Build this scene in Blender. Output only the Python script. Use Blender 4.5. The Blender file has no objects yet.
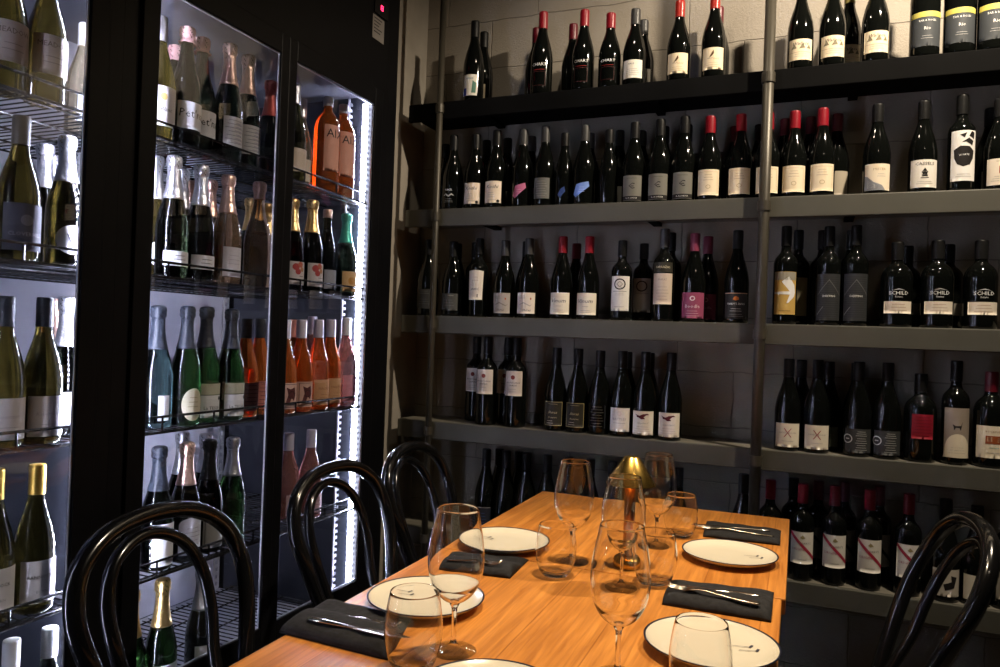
import bpy, bmesh, math, random
from mathutils import Vector, Matrix
random.seed(7)
S = bpy.context.scene
COL = S.collection
R = math.radians
PI = math.pi

# ------------------------------------------------------------------ camera
CAMZ = 1.23
FPX = 752.8
yaw, pit, rol = R(22.56885), R(-0.30985), R(2.04194)
Fv = Vector((-math.sin(yaw)*math.cos(pit), math.cos(yaw)*math.cos(pit), -math.sin(pit)))
Rv0 = Vector((math.cos(yaw), math.sin(yaw), 0)); Uv0 = Rv0.cross(Fv)
Rv = Rv0*math.cos(rol) + Uv0*math.sin(rol)
Uv = -Rv0*math.sin(rol) + Uv0*math.cos(rol)
cam = bpy.data.cameras.new('camera'); camo = bpy.data.objects.new('camera', cam); COL.objects.link(camo)
m = Matrix.Identity(4)
for i in range(3):
    m[i][0] = Rv[i]; m[i][1] = Uv[i]; m[i][2] = -Fv[i]
m[2][3] = CAMZ
camo.matrix_world = m
cam.sensor_fit = 'HORIZONTAL'; cam.sensor_width = 36; cam.lens = 36*FPX/1000
cam.clip_start = .05
S.camera = camo
def ray(x, y): return Fv + Rv*((x-500)/FPX) - Uv*((y-333.5)/FPX)
def onX(x, y, X): d = ray(x, y); t = X/d.x; return Vector((X, d.y*t, CAMZ+d.z*t))
def onY(x, y, Y): d = ray(x, y); t = Y/d.y; return Vector((d.x*t, Y, CAMZ+d.z*t))
def onZ(x, y, Z): d = ray(x, y); t = (Z-CAMZ)/d.z; return Vector((d.x*t, d.y*t, Z))

# ------------------------------------------------------------------ materials
MC = {}
def pm(col, rough=.5, metal=0., trans=0., ior=1.45, spec=.5, coat=0., bump=0., bscale=200.):
    key = (tuple(col), rough, metal, trans, ior, spec, coat, bump, bscale)
    if key in MC: return MC[key]
    m = bpy.data.materials.new('surface'); m.use_nodes = True
    nt = m.node_tree; b = nt.nodes['Principled BSDF']
    b.inputs['Base Color'].default_value = (*col, 1)
    b.inputs['Roughness'].default_value = rough
    b.inputs['Metallic'].default_value = metal
    b.inputs['Transmission Weight'].default_value = trans
    b.inputs['IOR'].default_value = ior
    b.inputs['Specular IOR Level'].default_value = spec
    b.inputs['Coat Weight'].default_value = coat
    if bump:
        tc = nt.nodes.new('ShaderNodeTexCoord'); n = nt.nodes.new('ShaderNodeTexNoise')
        n.inputs['Scale'].default_value = bscale; n.inputs['Detail'].default_value = 3
        bp = nt.nodes.new('ShaderNodeBump'); bp.inputs['Strength'].default_value = bump
        bp.inputs['Distance'].default_value = .004
        nt.links.new(tc.outputs['Object'], n.inputs['Vector'])
        nt.links.new(n.outputs['Fac'], bp.inputs['Height']); nt.links.new(bp.outputs['Normal'], b.inputs['Normal'])
    MC[key] = m; return m
def noisy(c1, c2, scale, rough=.5, stretch=(1, 1, 1), bump=0., metal=0., detail=6, spec=.5):
    m = bpy.data.materials.new('surface'); m.use_nodes = True
    nt = m.node_tree; b = nt.nodes['Principled BSDF']; N = nt.nodes.new
    tc = N('ShaderNodeTexCoord'); mp = N('ShaderNodeMapping'); mp.inputs['Scale'].default_value = stretch
    n = N('ShaderNodeTexNoise'); n.inputs['Scale'].default_value = scale; n.inputs['Detail'].default_value = detail
    r = N('ShaderNodeValToRGB'); r.color_ramp.elements[0].color = (*c1, 1); r.color_ramp.elements[1].color = (*c2, 1)
    r.color_ramp.elements[0].position = .3; r.color_ramp.elements[1].position = .7
    L = nt.links.new
    L(tc.outputs['Object'], mp.inputs[0]); L(mp.outputs[0], n.inputs['Vector']); L(n.outputs['Fac'], r.inputs[0])
    L(r.outputs[0], b.inputs['Base Color']); b.inputs['Roughness'].default_value = rough; b.inputs['Metallic'].default_value = metal
    b.inputs['Specular IOR Level'].default_value = spec
    if bump:
        bp = N('ShaderNodeBump'); bp.inputs['Strength'].default_value = bump; bp.inputs['Distance'].default_value = .004
        L(n.outputs['Fac'], bp.inputs['Height']); L(bp.outputs[0], b.inputs['Normal'])
    return m
def thin_glass(tint=(1, 1, 1), edge=(.75, .76, .8), gl=.06, power=.35, grough=.0):
    m = bpy.data.materials.new('clear_glass'); m.use_nodes = True
    nt = m.node_tree; nt.nodes.clear(); N = nt.nodes.new; L = nt.links.new
    out = N('ShaderNodeOutputMaterial'); mix = N('ShaderNodeMixShader'); tr = N('ShaderNodeBsdfTransparent'); g = N('ShaderNodeBsdfGlossy')
    g.inputs['Roughness'].default_value = grough
    lw = N('ShaderNodeLayerWeight'); lw.inputs['Blend'].default_value = power
    rp = N('ShaderNodeValToRGB'); rp.color_ramp.elements[0].color = (*tint, 1); rp.color_ramp.elements[1].color = (*edge, 1)
    rp.color_ramp.elements[0].position = .3; rp.color_ramp.elements[1].position = .95
    L(lw.outputs['Facing'], rp.inputs[0]); L(rp.outputs[0], tr.inputs[0])
    ma = N('ShaderNodeMath'); ma.operation = 'MULTIPLY_ADD'; ma.inputs[1].default_value = .55; ma.inputs[2].default_value = gl
    pw = N('ShaderNodeMath'); pw.operation = 'POWER'; pw.inputs[1].default_value = 3.
    L(lw.outputs['Facing'], pw.inputs[0]); L(pw.outputs[0], ma.inputs[0]); L(ma.outputs[0], mix.inputs[0])
    L(tr.outputs[0], mix.inputs[1]); L(g.outputs[0], mix.inputs[2]); L(mix.outputs[0], out.inputs[0])
    return m
def emit(col, s):
    m = bpy.data.materials.new('glow'); m.use_nodes = True
    nt = m.node_tree; nt.nodes.clear(); o = nt.nodes.new('ShaderNodeOutputMaterial'); e = nt.nodes.new('ShaderNodeEmission')
    e.inputs[0].default_value = (*col, 1); e.inputs[1].default_value = s; nt.links.new(e.outputs[0], o.inputs[0]); return m

# ------------------------------------------------------------------ mesh helpers
def mk(name, bm, mats, parent=None, smooth=False, loc=None):
    me = bpy.data.meshes.new(name); bmesh.ops.recalc_face_normals(bm, faces=bm.faces[:]) if smooth != 'raw' else None
    bm.to_mesh(me); bm.free()
    for m in (mats if isinstance(mats, (list, tuple)) else [mats]): me.materials.append(m)
    if smooth:
        for p in me.polygons: p.use_smooth = True
    return lk(name, me, parent, loc)
def lk(name, me, parent=None, loc=None):
    o = bpy.data.objects.new(name, me); COL.objects.link(o)
    if parent: o.parent = parent
    if loc: o.location = loc
    return o
def thing(name, label, cat, loc=(0, 0, 0), rz=0, group=None):
    o = bpy.data.objects.new(name, None); COL.objects.link(o); o.empty_display_size = .05
    o.location = loc; o.rotation_euler = (0, 0, rz); o['label'] = label; o['category'] = cat
    if group: o['group'] = group
    return o
def tag(o, label, cat, group=None, kind=None):
    o['label'] = label; o['category'] = cat
    if group: o['group'] = group
    if kind: o['kind'] = kind
    return o
def struct(o): o['kind'] = 'structure'; return o
def box(bm, x0, x1, y0, y1, z0, z1, bev=0, mi=0):
    r = bmesh.ops.create_cube(bm, size=1)
    vs = r['verts']
    for v in vs: v.co = Vector(((x0+x1)/2+v.co.x*(x1-x0), (y0+y1)/2+v.co.y*(y1-y0), (z0+z1)/2+v.co.z*(z1-z0)))
    fs = set(f for v in vs for f in v.link_faces)
    for f in fs: f.material_index = mi
    if bev:
        es = list(set(e for v in vs for e in v.link_edges))
        bmesh.ops.bevel(bm, geom=es, offset=bev, segments=2, affect='EDGES', profile=.5)
def boxm(name, x0, x1, y0, y1, z0, z1, mat, parent=None, bev=0):
    bm = bmesh.new(); box(bm, x0, x1, y0, y1, z0, z1, bev); return mk(name, bm, mat, parent)
def lathe(bm, prof, seg=32, c=(0, 0), mi=0):
    rings = []
    for r, z in prof:
        if r < 1e-6: rings.append([bm.verts.new((c[0], c[1], z))])
        else: rings.append([bm.verts.new((c[0]+r*math.cos(2*PI*k/seg), c[1]+r*math.sin(2*PI*k/seg), z)) for k in range(seg)])
    for a, b in zip(rings, rings[1:]):
        for k in range(seg):
            k2 = (k+1) % seg
            if len(a) == 1 and len(b) == 1: continue
            if len(a) == 1: f = bm.faces.new((a[0], b[k2], b[k]))
            elif len(b) == 1: f = bm.faces.new((a[k], a[k2], b[0]))
            else: f = bm.faces.new((a[k], a[k2], b[k2], b[k]))
            f.material_index = mi
def catmull(pts, n=6, closed=False):
    P = [Vector(p) for p in pts]; out = []
    N = len(P); rng = range(N if closed else N-1)
    for i in rng:
        if closed: p0, p1, p2, p3 = P[(i-1) % N], P[i], P[(i+1) % N], P[(i+2) % N]
        else: p0, p1, p2, p3 = P[max(i-1, 0)], P[i], P[i+1], P[min(i+2, N-1)]
        for k in range(n):
            t = k/n
            out.append(.5*((2*p1)+(p2-p0)*t+(2*p0-5*p1+4*p2-p3)*t*t+(3*p1-p0-3*p2+p3)*t**3))
    if not closed: out.append(P[-1])
    return out
def tube(bm, pts, r, seg=8, closed=False, flat=1., up=None, mi=0):
    P = [Vector(p) for p in pts]; n = len(P)
    rr = r if isinstance(r, (list, tuple)) else [r]*n
    T = []
    for i in range(n):
        a = P[(i-1) % n] if (closed or i > 0) else P[i]; b = P[(i+1) % n] if (closed or i < n-1) else P[i]
        T.append((b-a).normalized())
    ref = Vector(up) if up else (Vector((0, 0, 1)) if abs(T[0].z) < .9 else Vector((1, 0, 0)))
    nrm = (ref - T[0]*ref.dot(T[0])).normalized(); rings = []
    for i in range(n):
        nrm = ((Vector(up) if up else nrm) - T[i]*(Vector(up) if up else nrm).dot(T[i])).normalized()
        bi = T[i].cross(nrm)
        rings.append([bm.verts.new(P[i]+nrm*(math.cos(2*PI*k/seg)*rr[i]*flat)+bi*(math.sin(2*PI*k/seg)*rr[i])) for k in range(seg)])
    m_ = n if closed else n-1
    for i in range(m_):
        a, b = rings[i], rings[(i+1) % n]
        for k in range(seg):
            f = bm.faces.new((a[k], a[(k+1) % seg], b[(k+1) % seg], b[k])); f.material_index = mi
    if not closed:
        bm.faces.new(rings[0]).material_index = mi; bm.faces.new(rings[-1]).material_index = mi
def prof_interp(P, z):
    for (r0, z0), (r1, z1) in zip(P, P[1:]):
        if z0 <= z <= z1 and z1 > z0: return r0+(r1-r0)*(z-z0)/(z1-z0)
    return P[-1][0]
def smooth_prof(P, n=4):
    q = catmull([(r, z, 0) for r, z in P], n); return [(max(p.x, 0), p.y) for p in q]

# ------------------------------------------------------------------ room shell
YW = 2.6          # front of wall shelves
YB = 2.83         # back wall
wallm = bpy.data.materials.new('painted_block'); wallm.use_nodes = True
nt = wallm.node_tree; b = nt.nodes['Principled BSDF']; N = nt.nodes.new; L = nt.links.new
tc = N('ShaderNodeTexCoord'); sp = N('ShaderNodeSeparateXYZ'); cb = N('ShaderNodeCombineXYZ')
L(tc.outputs['Object'], sp.inputs[0]); L(sp.outputs[0], cb.inputs[0]); L(sp.outputs[2], cb.inputs[1]); cb.inputs[2].default_value = 0
ns0 = N('ShaderNodeTexNoise'); ns0.inputs['Scale'].default_value = 9; ns0.inputs['Detail'].default_value = 4
va = N('ShaderNodeVectorMath'); va.inputs[1].default_value = (-.15, .055, 0); L(cb.outputs[0], va.inputs[0])
vm = N('ShaderNodeVectorMath'); vm.operation = 'MULTIPLY_ADD'; vm.inputs[1].default_value = (.022, .022, 0)
L(tc.outputs['Object'], ns0.inputs['Vector']); L(ns0.outputs['Color'], vm.inputs[0]); L(va.outputs[0], vm.inputs[2])
br = N('ShaderNodeTexBrick'); br.inputs['Scale'].default_value = 1; br.inputs['Brick Width'].default_value = .40; br.inputs['Row Height'].default_value = .2
br.inputs['Mortar Size'].default_value = .003; br.inputs['Mortar Smooth'].default_value = .9
br.inputs['Color1'].default_value = (.33, .295, .245, 1); br.inputs['Color2'].default_value = (.305, .272, .228, 1); br.inputs['Mortar'].default_value = (.19, .165, .135, 1)
L(vm.outputs[0], br.inputs['Vector'])
ns = N('ShaderNodeTexNoise'); ns.inputs['Scale'].default_value = 130; ns.inputs['Detail'].default_value = 6; ns.inputs['Roughness'].default_value = .7; L(tc.outputs['Object'], ns.inputs['Vector'])
ns2 = N('ShaderNodeTexNoise'); ns2.inputs['Scale'].default_value = 5; ns2.inputs['Detail'].default_value = 5; L(tc.outputs['Object'], ns2.inputs['Vector'])
mx = N('ShaderNodeMixRGB'); mx.blend_type = 'MULTIPLY'; mx.inputs[0].default_value = .45
r2 = N('ShaderNodeValToRGB'); r2.color_ramp.elements[0].position = .35; r2.color_ramp.elements[0].color = (.72, .7, .66, 1); r2.color_ramp.elements[1].position = .6
L(ns2.outputs['Fac'], r2.inputs[0]); L(br.outputs['Color'], mx.inputs[1]); L(r2.outputs[0], mx.inputs[2]); L(mx.outputs[0], b.inputs['Base Color'])
ad = N('ShaderNodeMath'); ad.operation = 'MULTIPLY_ADD'; ad.inputs[1].default_value = -1.2
L(br.outputs['Fac'], ad.inputs[0]); L(ns.outputs['Fac'], ad.inputs[2])
bp = N('ShaderNodeBump'); bp.inputs['Strength'].default_value = .6; bp.inputs['Distance'].default_value = .005
L(ad.outputs[0], bp.inputs['Height']); L(bp.outputs[0], b.inputs['Normal']); b.inputs['Roughness'].default_value = .7
plaster = noisy((.30, .27, .225), (.35, .315, .265), 12, .8, bump=.15)
struct(boxm('wall_back', -2.3, 2.6, YB, YB+.12, 0, 2.95, wallm))
struct(boxm('wall_left', -1.72, -1.56, 2.462, YB, 0, 2.95, plaster))
struct(boxm('wall_niche', -2.4, -2.28, -.6, YB+.12, 0, 2.95, plaster))
struct(boxm('floor', -2.4, 2.6, -1.2, YB+.12, -.08, 0, noisy((.035, .03, .026), (.06, .052, .045), 14, .45)))
struct(boxm('ceiling', -2.4, 2.6, -1.2, YB+.12, 2.95, 3.03, pm((.05, .048, .045), .8)))
struct(boxm('baseboard_back', -1.56, 2.6, YB-.02, YB, 0, .11, pm((.2, .18, .15), .6)))

# ------------------------------------------------------------------ wall shelves
shelf_top = [2.138, 1.721, 1.306, .896, .4825]
facem = noisy((.075, .073, .059), (.09, .087, .07), 5, .5, spec=.3)
blackm = noisy((.003, .003, .003), (.005, .005, .005), 5, .8, spec=.05)
topm = noisy((.15, .138, .11), (.19, .172, .138), 8, .5)
slab = ['topmost wall shelf, a thick black board under the loosely spaced bottles',
        'grey-green wall shelf second from the top, holding the row of close-packed bottles',
        'grey-green wall shelf third from the top, level with the camera',
        'grey-green wall shelf fourth from the top, just above the table',
        'lowest grey-green wall shelf, below the table top at the right']
for i, z in enumerate(shelf_top):
    fm = blackm if i == 0 else facem
    t = thing('wall_shelf', slab[i], 'shelf', (0, 0, z-.068))
    boxm('board', -1.506, 2.2, YW+.0205, YB-.001, .026, .068, blackm if i == 0 else topm, t, .002)
    boxm('fascia', -1.506, 2.2, YW, YW+.02, 0, .068, fm, t, .003)
    for bx in (-1.2, -.55, .1, .75, 1.4):
        bm = bmesh.new(); box(bm, bx-.015, bx+.015, YW+.05, YB-.001, .014, .026)
        mk('bracket', bm, blackm, t)
# ladder pipes standing in front of the shelves
pipem = noisy((.045, .04, .03), (.085, .075, .055), 30, .42, (1, 1, .15), metal=.3)
def pipe(x, y0, r, label):
    X = onY(x, y0, YW-.022).x
    t = thing('shelf_pipe', label, 'pipe', (X, YW-.022, 0))
    bm = bmesh.new(); lathe(bm, [(0, .0), (r, .0), (r, 2.949), (0, 2.949)], 20)
    o = mk('tube', bm, pipem, t); [setattr(p, 'use_smooth', len(p.vertices) == 4) for p in o.data.polygons]
    bm = bmesh.new(); lathe(bm, [(0, 0), (.045, 0), (.045, .006), (0, .006)], 20); mk('floor_flange', bm, pipem, t)
    for z in shelf_top:
        bm = bmesh.new(); lathe(bm, [(r+.0006, z-.05), (r+.004, z-.05), (r+.004, z-.018), (r+.0006, z-.018)], 20); mk('clamp', bm, pipem, t)
pipe(436, 215, .0125, 'thin dark steel upright pipe in front of the left end of the shelves')
pipe(763.8, 215, .0175, 'thicker brownish steel upright pipe crossing the middle of the shelves')

# ------------------------------------------------------------------ bottles
PROF = {
 # (radius m, height m, [(r fraction or -abs r, z fraction)])
 'bord': (.0375, .302, [(.80, 0), (.96, .006), (1, .03), (1, .30), (1, .58), (.985, .625), (.90, .665), (.70, .70), (.50, .73), (.41, .765), (.385, .82), (.375, .93), (.41, .955), (.41, .99), (.36, 1.0)]),
 'burg': (.0405, .298, [(.80, 0), (.96, .006), (1, .03), (1, .28), (1, .42), (.975, .47), (.89, .54), (.76, .61), (.62, .67), (.49, .73), (.405, .79), (.37, .85), (.355, .93), (.385, .955), (.385, .99), (.34, 1.0)]),
 'champ': (.0405, .318, [(.80, 0), (.96, .006), (1, .03), (1, .28), (1, .40), (.97, .46), (.86, .54), (.70, .61), (.56, .68), (.46, .75), (.40, .82), (.37, .885), (.375, .895), (.43, .91), (.45, .935), (.45, .97), (.40, .99), (.25, 1.0)]),
 'stout': (.0455, .285, [(.80, 0), (.96, .006), (1, .03), (1, .35), (1, .55), (.98, .60), (.88, .66), (.66, .71), (.44, .745), (.37, .79), (.36, .92), (.38, .95), (.38, .985), (.32, 1.0)]),
 'round': (.0450, .325, [(.80, 0), (.96, .006), (1, .03), (1, .35), (1, .60), (.97, .66), (.86, .74), (.66, .80), (.44, .84), (.34, .87), (.33, .92), (.35, .935), (.36, .985), (.32, 1.0)]),
 'slim': (.0345, .292, [(.80, 0), (.96, .006), (1, .03), (1, .28), (1, .40), (.95, .48), (.80, .58), (.62, .67), (.48, .75), (.42, .83), (.40, .93), (.44, .955), (.44, .99), (.38, 1.0)]),
}
GLASS = {
 'dark': pm((.003, .0035, .003), .06, ior=1.5, spec=.42),
 'green': pm((.03, .09, .02), .01, trans=1., ior=1.42),
 'deep': pm((.012, .018, .009), .01, trans=1., ior=1.42),
 'clear': pm((.80, .70, .50), .01, trans=.9, ior=1.36),
 'amber': pm((.24, .18, .035), .01, trans=1., ior=1.38),
 'rose': pm((1., .26, .05), .01, trans=.82, ior=1.36),
 'pink': pm((.90, .42, .36), .01, trans=.82, ior=1.36),
 'blush': pm((.75, .50, .30), .01, trans=.88, ior=1.36),
 'ice': pm((.16, .28, .28), .01, trans=1., ior=1.40),
}
CAPM = {
 'black': pm((.008, .008, .008), .4, spec=.25), 'grey': pm((.04, .04, .04), .4), 'red': pm((.22, .006, .014), .34), 'wine': pm((.10, .005, .012), .35),
 'wax': pm((.33, .018, .012), .3, bump=.5, bscale=60), 'olive': pm((.16, .13, .03), .4), 'mauve': pm((.20, .035, .07), .35),
 'silver': pm((.75, .75, .80), .28, .85, bump=.8, bscale=90), 'gold': pm((.80, .55, .22), .28, .9, bump=.7, bscale=90),
 'pinkgold': pm((.85, .56, .45), .3, .8, bump=.7, bscale=90), 'pinkpaper': pm((.75, .42, .40), .7, bump=.9, bscale=70),
 'slate': pm((.022, .028, .042), .42, 0., bump=.6, bscale=90), 'teal': pm((.08, .50, .38), .3, .4, bump=.5, bscale=90), 'redfoil': pm((.55, .10, .08), .35, .3, bump=.7, bscale=90),
 'white': pm((.75, .75, .76), .35), 'yellow': pm((.80, .52, .10), .3, .5), 'salmon': pm((.75, .30, .24), .4), 'lilac': pm((.55, .52, .62), .35), 'none': None,
}
K = (.015, .013, .012)
W = (.80, .76, .66); CR = (.78, .66, .46); WH = (.80, .80, .78); GR = (.22, .22, .20); DG = (.035, .036, .035)
# text -> flat bmesh data
TXT = {}
def text_mesh(s, size):
    k = (s, size)
    if k in TXT: return TXT[k]
    cu = bpy.data.curves.new('t', 'FONT'); cu.body = s; cu.size = size; cu.align_x = 'CENTER'; cu.align_y = 'CENTER'; cu.resolution_u = 1
    o = bpy.data.objects.new('t', cu); COL.objects.link(o); bpy.context.view_layer.update()
    me = bpy.data.meshes.new_from_object(o.evaluated_get(bpy.context.evaluated_depsgraph_get()))
    V = [(v.co.x, v.co.y) for v in me.vertices]; Fc = [tuple(p.vertices) for p in me.polygons]
    bpy.data.meshes.remove(me); bpy.data.objects.remove(o); bpy.data.curves.remove(cu)
    TXT[k] = (V, Fc); return TXT[k]
def poly_circle(u, z, r, n=18): return [(u+r*math.cos(2*PI*k/n), z+r*math.sin(2*PI*k/n)) for k in range(n)]
def deco_faces(bm, d, mats):
    """adds one flat printed mark (in u,z metres) to bm"""
    col = d[5] if d[0] == 't' else d[-1]
    if col not in mats: mats.append(col)
    mi = mats.index(col)
    def face(pts):
        vs = [bm.verts.new((p[0], p[1], 0)) for p in pts]
        try: f = bm.faces.new(vs); f.material_index = mi
        except ValueError: pass
    k = d[0]
    if k == 't':
        V, Fc = text_mesh(d[1], d[2]); sk = d[6] if len(d) > 6 else 0
        vs = [bm.verts.new((x+d[3]+y*sk, y+d[4], 0)) for x, y in V]
        for f in Fc:
            try: bm.faces.new([vs[i] for i in f]).material_index = mi
            except ValueError: pass
    elif k == 'p': face(d[1])
    elif k == 'c': face(poly_circle(d[1], d[2], d[3]))
    elif k == 'o':
        a = poly_circle(d[1], d[2], d[3]); c = poly_circle(d[1], d[2], d[3]-d[4]); n = len(a)
        for i in range(n): face([a[i], a[(i+1) % n], c[(i+1) % n], c[i]])
    elif k == 'l': u, z, w, h = d[1:5]; face([(u-w/2, z-h/2), (u+w/2, z-h/2), (u+w/2, z+h/2), (u-w/2, z+h/2)])
    elif k == 'f':   # fine print: n short lines
        u, z, w, n, st = d[1:6]
        for i in range(n):
            ww = w*(.7+.3*((i*7) % 3)/2); zz = z-i*st
            face([(u-ww/2, zz), (u+ww/2, zz), (u+ww/2, zz+st*.15), (u-ww/2, zz+st*.15)])
    elif k == 'g':   # frame
        u, z, w, h, t = d[1:6]
        for (a, b_, c, e) in ((u-w/2, u+w/2, z+h/2-t, z+h/2), (u-w/2, u+w/2, z-h/2, z-h/2+t), (u-w/2, u-w/2+t, z-h/2, z+h/2), (u+w/2-t, u+w/2, z-h/2, z+h/2)):
            face([(a, c), (b_, c), (b_, e), (a, e)])
def bend(bm, prof, off):
    us = [v.co.x for v in bm.verts]
    if not us: return
    u0, u1 = min(us), max(us); x = math.floor(u0/.004)*.004
    while x < u1:
        g = bm.verts[:]+bm.edges[:]+bm.faces[:]
        bmesh.ops.bisect_plane(bm, geom=g, plane_co=(x, 0, 0), plane_no=(1, 0, 0)); x += .004
    for v in bm.verts:
        u, z = v.co.x, v.co.y; r = prof_interp(prof, z)+off; Rm = max(p[0] for p in prof)
        a = u/Rm; v.co = Vector((r*math.sin(a), -r*math.cos(a), z))
STY = {}; MESH = {}
def style(name, shape, glass, cap, lab=None, deco=(), capz=None, scale=1., crown=False, shape_r=1., kind=None):
    STY[name] = dict(shape=shape, glass=glass, cap=cap, lab=lab, deco=deco, capz=capz, scale=scale, r=shape_r, kind=kind)
def build_style(name):
    if name in MESH: return MESH[name]
    s = STY[name]; R0, H, P = PROF[s['shape']]; R0 = R0*s['r']*s['scale']; H = H*s['scale']
    prof = [(r*R0, z*H) for r, z in P]
    base, rest = prof[:3], prof[2:]
    fine = base[:-1]+smooth_prof(rest, 3)
    out = {'H': H, 'R': R0}
    bm = bmesh.new(); lathe(bm, [(0, .006), (R0*.6, .001)]+fine+[(0, H)], 32)
    o = mk('bottle_glass', bm, GLASS[s['glass']], None, True); out['glass'] = o.data; bpy.data.objects.remove(o)
    parts = []
    if s['cap'] != 'none':
        cz = s['capz'] if s['capz'] else {'bord': .80, 'burg': .80, 'champ': .64, 'stout': .79, 'round': .90, 'slim': .82}[s['shape']]
        z0 = cz*H; cp = [(prof_interp(prof, z0)+.0003, z0), (prof_interp(prof, z0)+.0011, z0)]
        zs = [z for r, z in fine if z > z0+.002]
        if s['shape'] != 'champ':
            rr = max(prof_interp(prof, z0), max(prof_interp(prof, z) for z in zs))+.0009
            cp = [(rr-.0008, z0), (rr, z0), (rr, z0+.0006), (rr, .903*H), (rr, .905*H), (rr-.0003, .9065*H), (rr, .908*H), (rr, .910*H), (rr, .982*H), (rr-.0003, .994*H), (rr-.0012, H+.0006), (rr-.0022, H+.0009), (0, H+.001)]
        else: cp += [(prof_interp(fine, z)+.0011, z) for z in zs]+[(0, H+.0012)]
        bm = bmesh.new(); lathe(bm, cp, 28)
        if s['shape'] == 'champ':
            for v in bm.verts:   # crumpled foil over the wired cork
                if v.co.z > .86*H and (v.co.x**2+v.co.y**2) > 1e-6:
                    a = math.atan2(v.co.y, v.co.x); k = 1+.07*math.sin(a*9+v.co.z*500)+.04*math.sin(a*5)
                    v.co.x *= k; v.co.y *= k
            if s['kind'] == 'flare':
                for v in bm.verts:
                    if abs(v.co.z-z0) < .006: k = 1.32+.1*math.sin(7*math.atan2(v.co.y, v.co.x)); v.co.x *= k; v.co.y *= k
        nm = 'foil' if s['shape'] == 'champ' else 'capsule'
        o = mk(nm, bm, CAPM[s['cap']], None, True); parts.append((nm, o.data, None)); bpy.data.objects.remove(o)
    if s['lab']:
        col, z0, z1, w = s['lab'][:4]; shp = s['lab'][4] if len(s['lab']) > 4 else 'rect'
        bm = bmesh.new()
        if shp == 'oval': pts = [(w/2*math.cos(2*PI*k/28), (z0+z1)/2+(z1-z0)/2*math.sin(2*PI*k/28)) for k in range(28)]
        elif shp == 'arch': pts = [(-w/2, z0), (w/2, z0)]+[(w/2*math.cos(PI*k/12), z1-.02+.02*math.sin(PI*k/12)) for k in range(13)]
        elif shp == 'tag': pts = [(-w/2, z0+.012), (-w/2+.012, z0), (w/2, z1-.02), (w/2-.004, z1), (-w/2+.012, z1-.012)]
        elif shp == 'taper': pts = [(-w/2+.004, z0), (w/2-.004, z0), (w/2, z1), (0, z1+.004), (-w/2, z1)]
        else: pts = [(-w/2, z0), (w/2, z0), (w/2, z1), (-w/2, z1)]
        f = bm.faces.new([bm.verts.new((a, c, 0)) for a, c in pts])
        zz = z0
        while zz < z1:
            bmesh.ops.bisect_plane(bm, geom=bm.verts[:]+bm.edges[:]+bm.faces[:], plane_co=(0, zz, 0), plane_no=(0, 1, 0)); zz += .012
        bend(bm, prof, .0005)
        o = mk('label', bm, pm(col, .55, spec=.3), None, 'raw'); lm = o.data; bpy.data.objects.remove(o)
        parts.append(('label', lm, 'L'))
    if s['deco']:
        mats = []; bm = bmesh.new()
        for d in s['deco']: deco_faces(bm, d, mats)
        bend(bm, prof, .0010)
        o = mk('printed_lettering', bm, [pm(c, .5, spec=.3) for c in mats], None, 'raw'); parts.append(('printed_lettering', o.data, 'P')); bpy.data.objects.remove(o)
    if s['shape'] == 'burg' and s['glass'] == 'dark':
        for nm, me, k in parts:
            if k:
                for v in me.vertices: v.co.z = .89*v.co.z
    out['parts'] = parts; MESH[name] = out; return out
def bottle(sty, X, Y, Z, h, label, rz=0., group=None, cat='bottle', name='wine_bottle'):
    d = build_style(sty)
    t = thing(name, label, cat, (X, Y, Z), rz, group)
    t.scale = (1, 1, h/d['H'])
    lk('bottle_glass', d['glass'], t); lab = None
    for nm, me, k in d['parts']:
        o = lk(nm, me, lab if (k == 'P' and lab) else t)
        if k == 'L': lab = o
    return t
FL = (.35, .33, .30)
# red-wine styles on the wall
style('cart', 'burg', 'dark', 'black', (W, .02, .105, .06), [('t', 'estate', .012, .0, .09, (.1, .2, .3)), ('p', [(.008, .03), (.024, .03), (.026, .07), (.012, .08)], (.10, .22, .16)), ('p', [(-.026, .02), (-.012, .02), (-.012, .05), (-.026, .05)], (.03, .06, .3))])
style('cartback', 'burg', 'dark', 'black', (CR, .025, .10, .05), [('p', [(.0, .04), (.014, .04), (.014, .085), (.004, .09)], (.1, .28, .35))])
style('chart', 'burg', 'dark', 'red', None, [('t', 'CHART', .017, 0, .115, WH), ('l', 0, .095, .045, .0015, (.3, .02, .02)), ('g', 0, .06, .05, .055, .0008, (.12, .03, .03))])
style('hail', 'burg', 'dark', 'grey', (W, .028, .105, .075), [('t', 'HALE', .009, -.004, .088, K), ('f', 0, .065, .05, 4, .008, FL)])
style('bird', 'burg', 'dark', 'wax', (CR, .028, .11, .078), [('p', [(-.012, .072), (-.006, .085), (.002, .10), (.004, .088), (-.002, .078)], (.10, .05, .02)), ('l', -.012, .07, .010, .0015, (.1, .05, .02)), ('t', 'Pinot', .013, .008, .068, (.45, .33, .18), .3), ('f', 0, .052, .05, 3, .008, (.5, .38, .22))])
style('sketch', 'burg', 'dark', 'olive', (CR, .03, .105, .08), [('t', 'Wallace', .016, 0, .088, K, .4), ('p', [(-.03, .07), (-.02, .088), (-.012, .072)], (.2, .17, .1)), ('p', [(-.005, .07), (.006, .09), (.014, .072)], (.2, .17, .1)), ('p', [(.018, .07), (.026, .085), (.033, .07)], (.2, .17, .1)), ('l', 0, .058, .075, .001, (.35, .2, .1)), ('f', 0, .05, .05, 2, .008, FL)])
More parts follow.
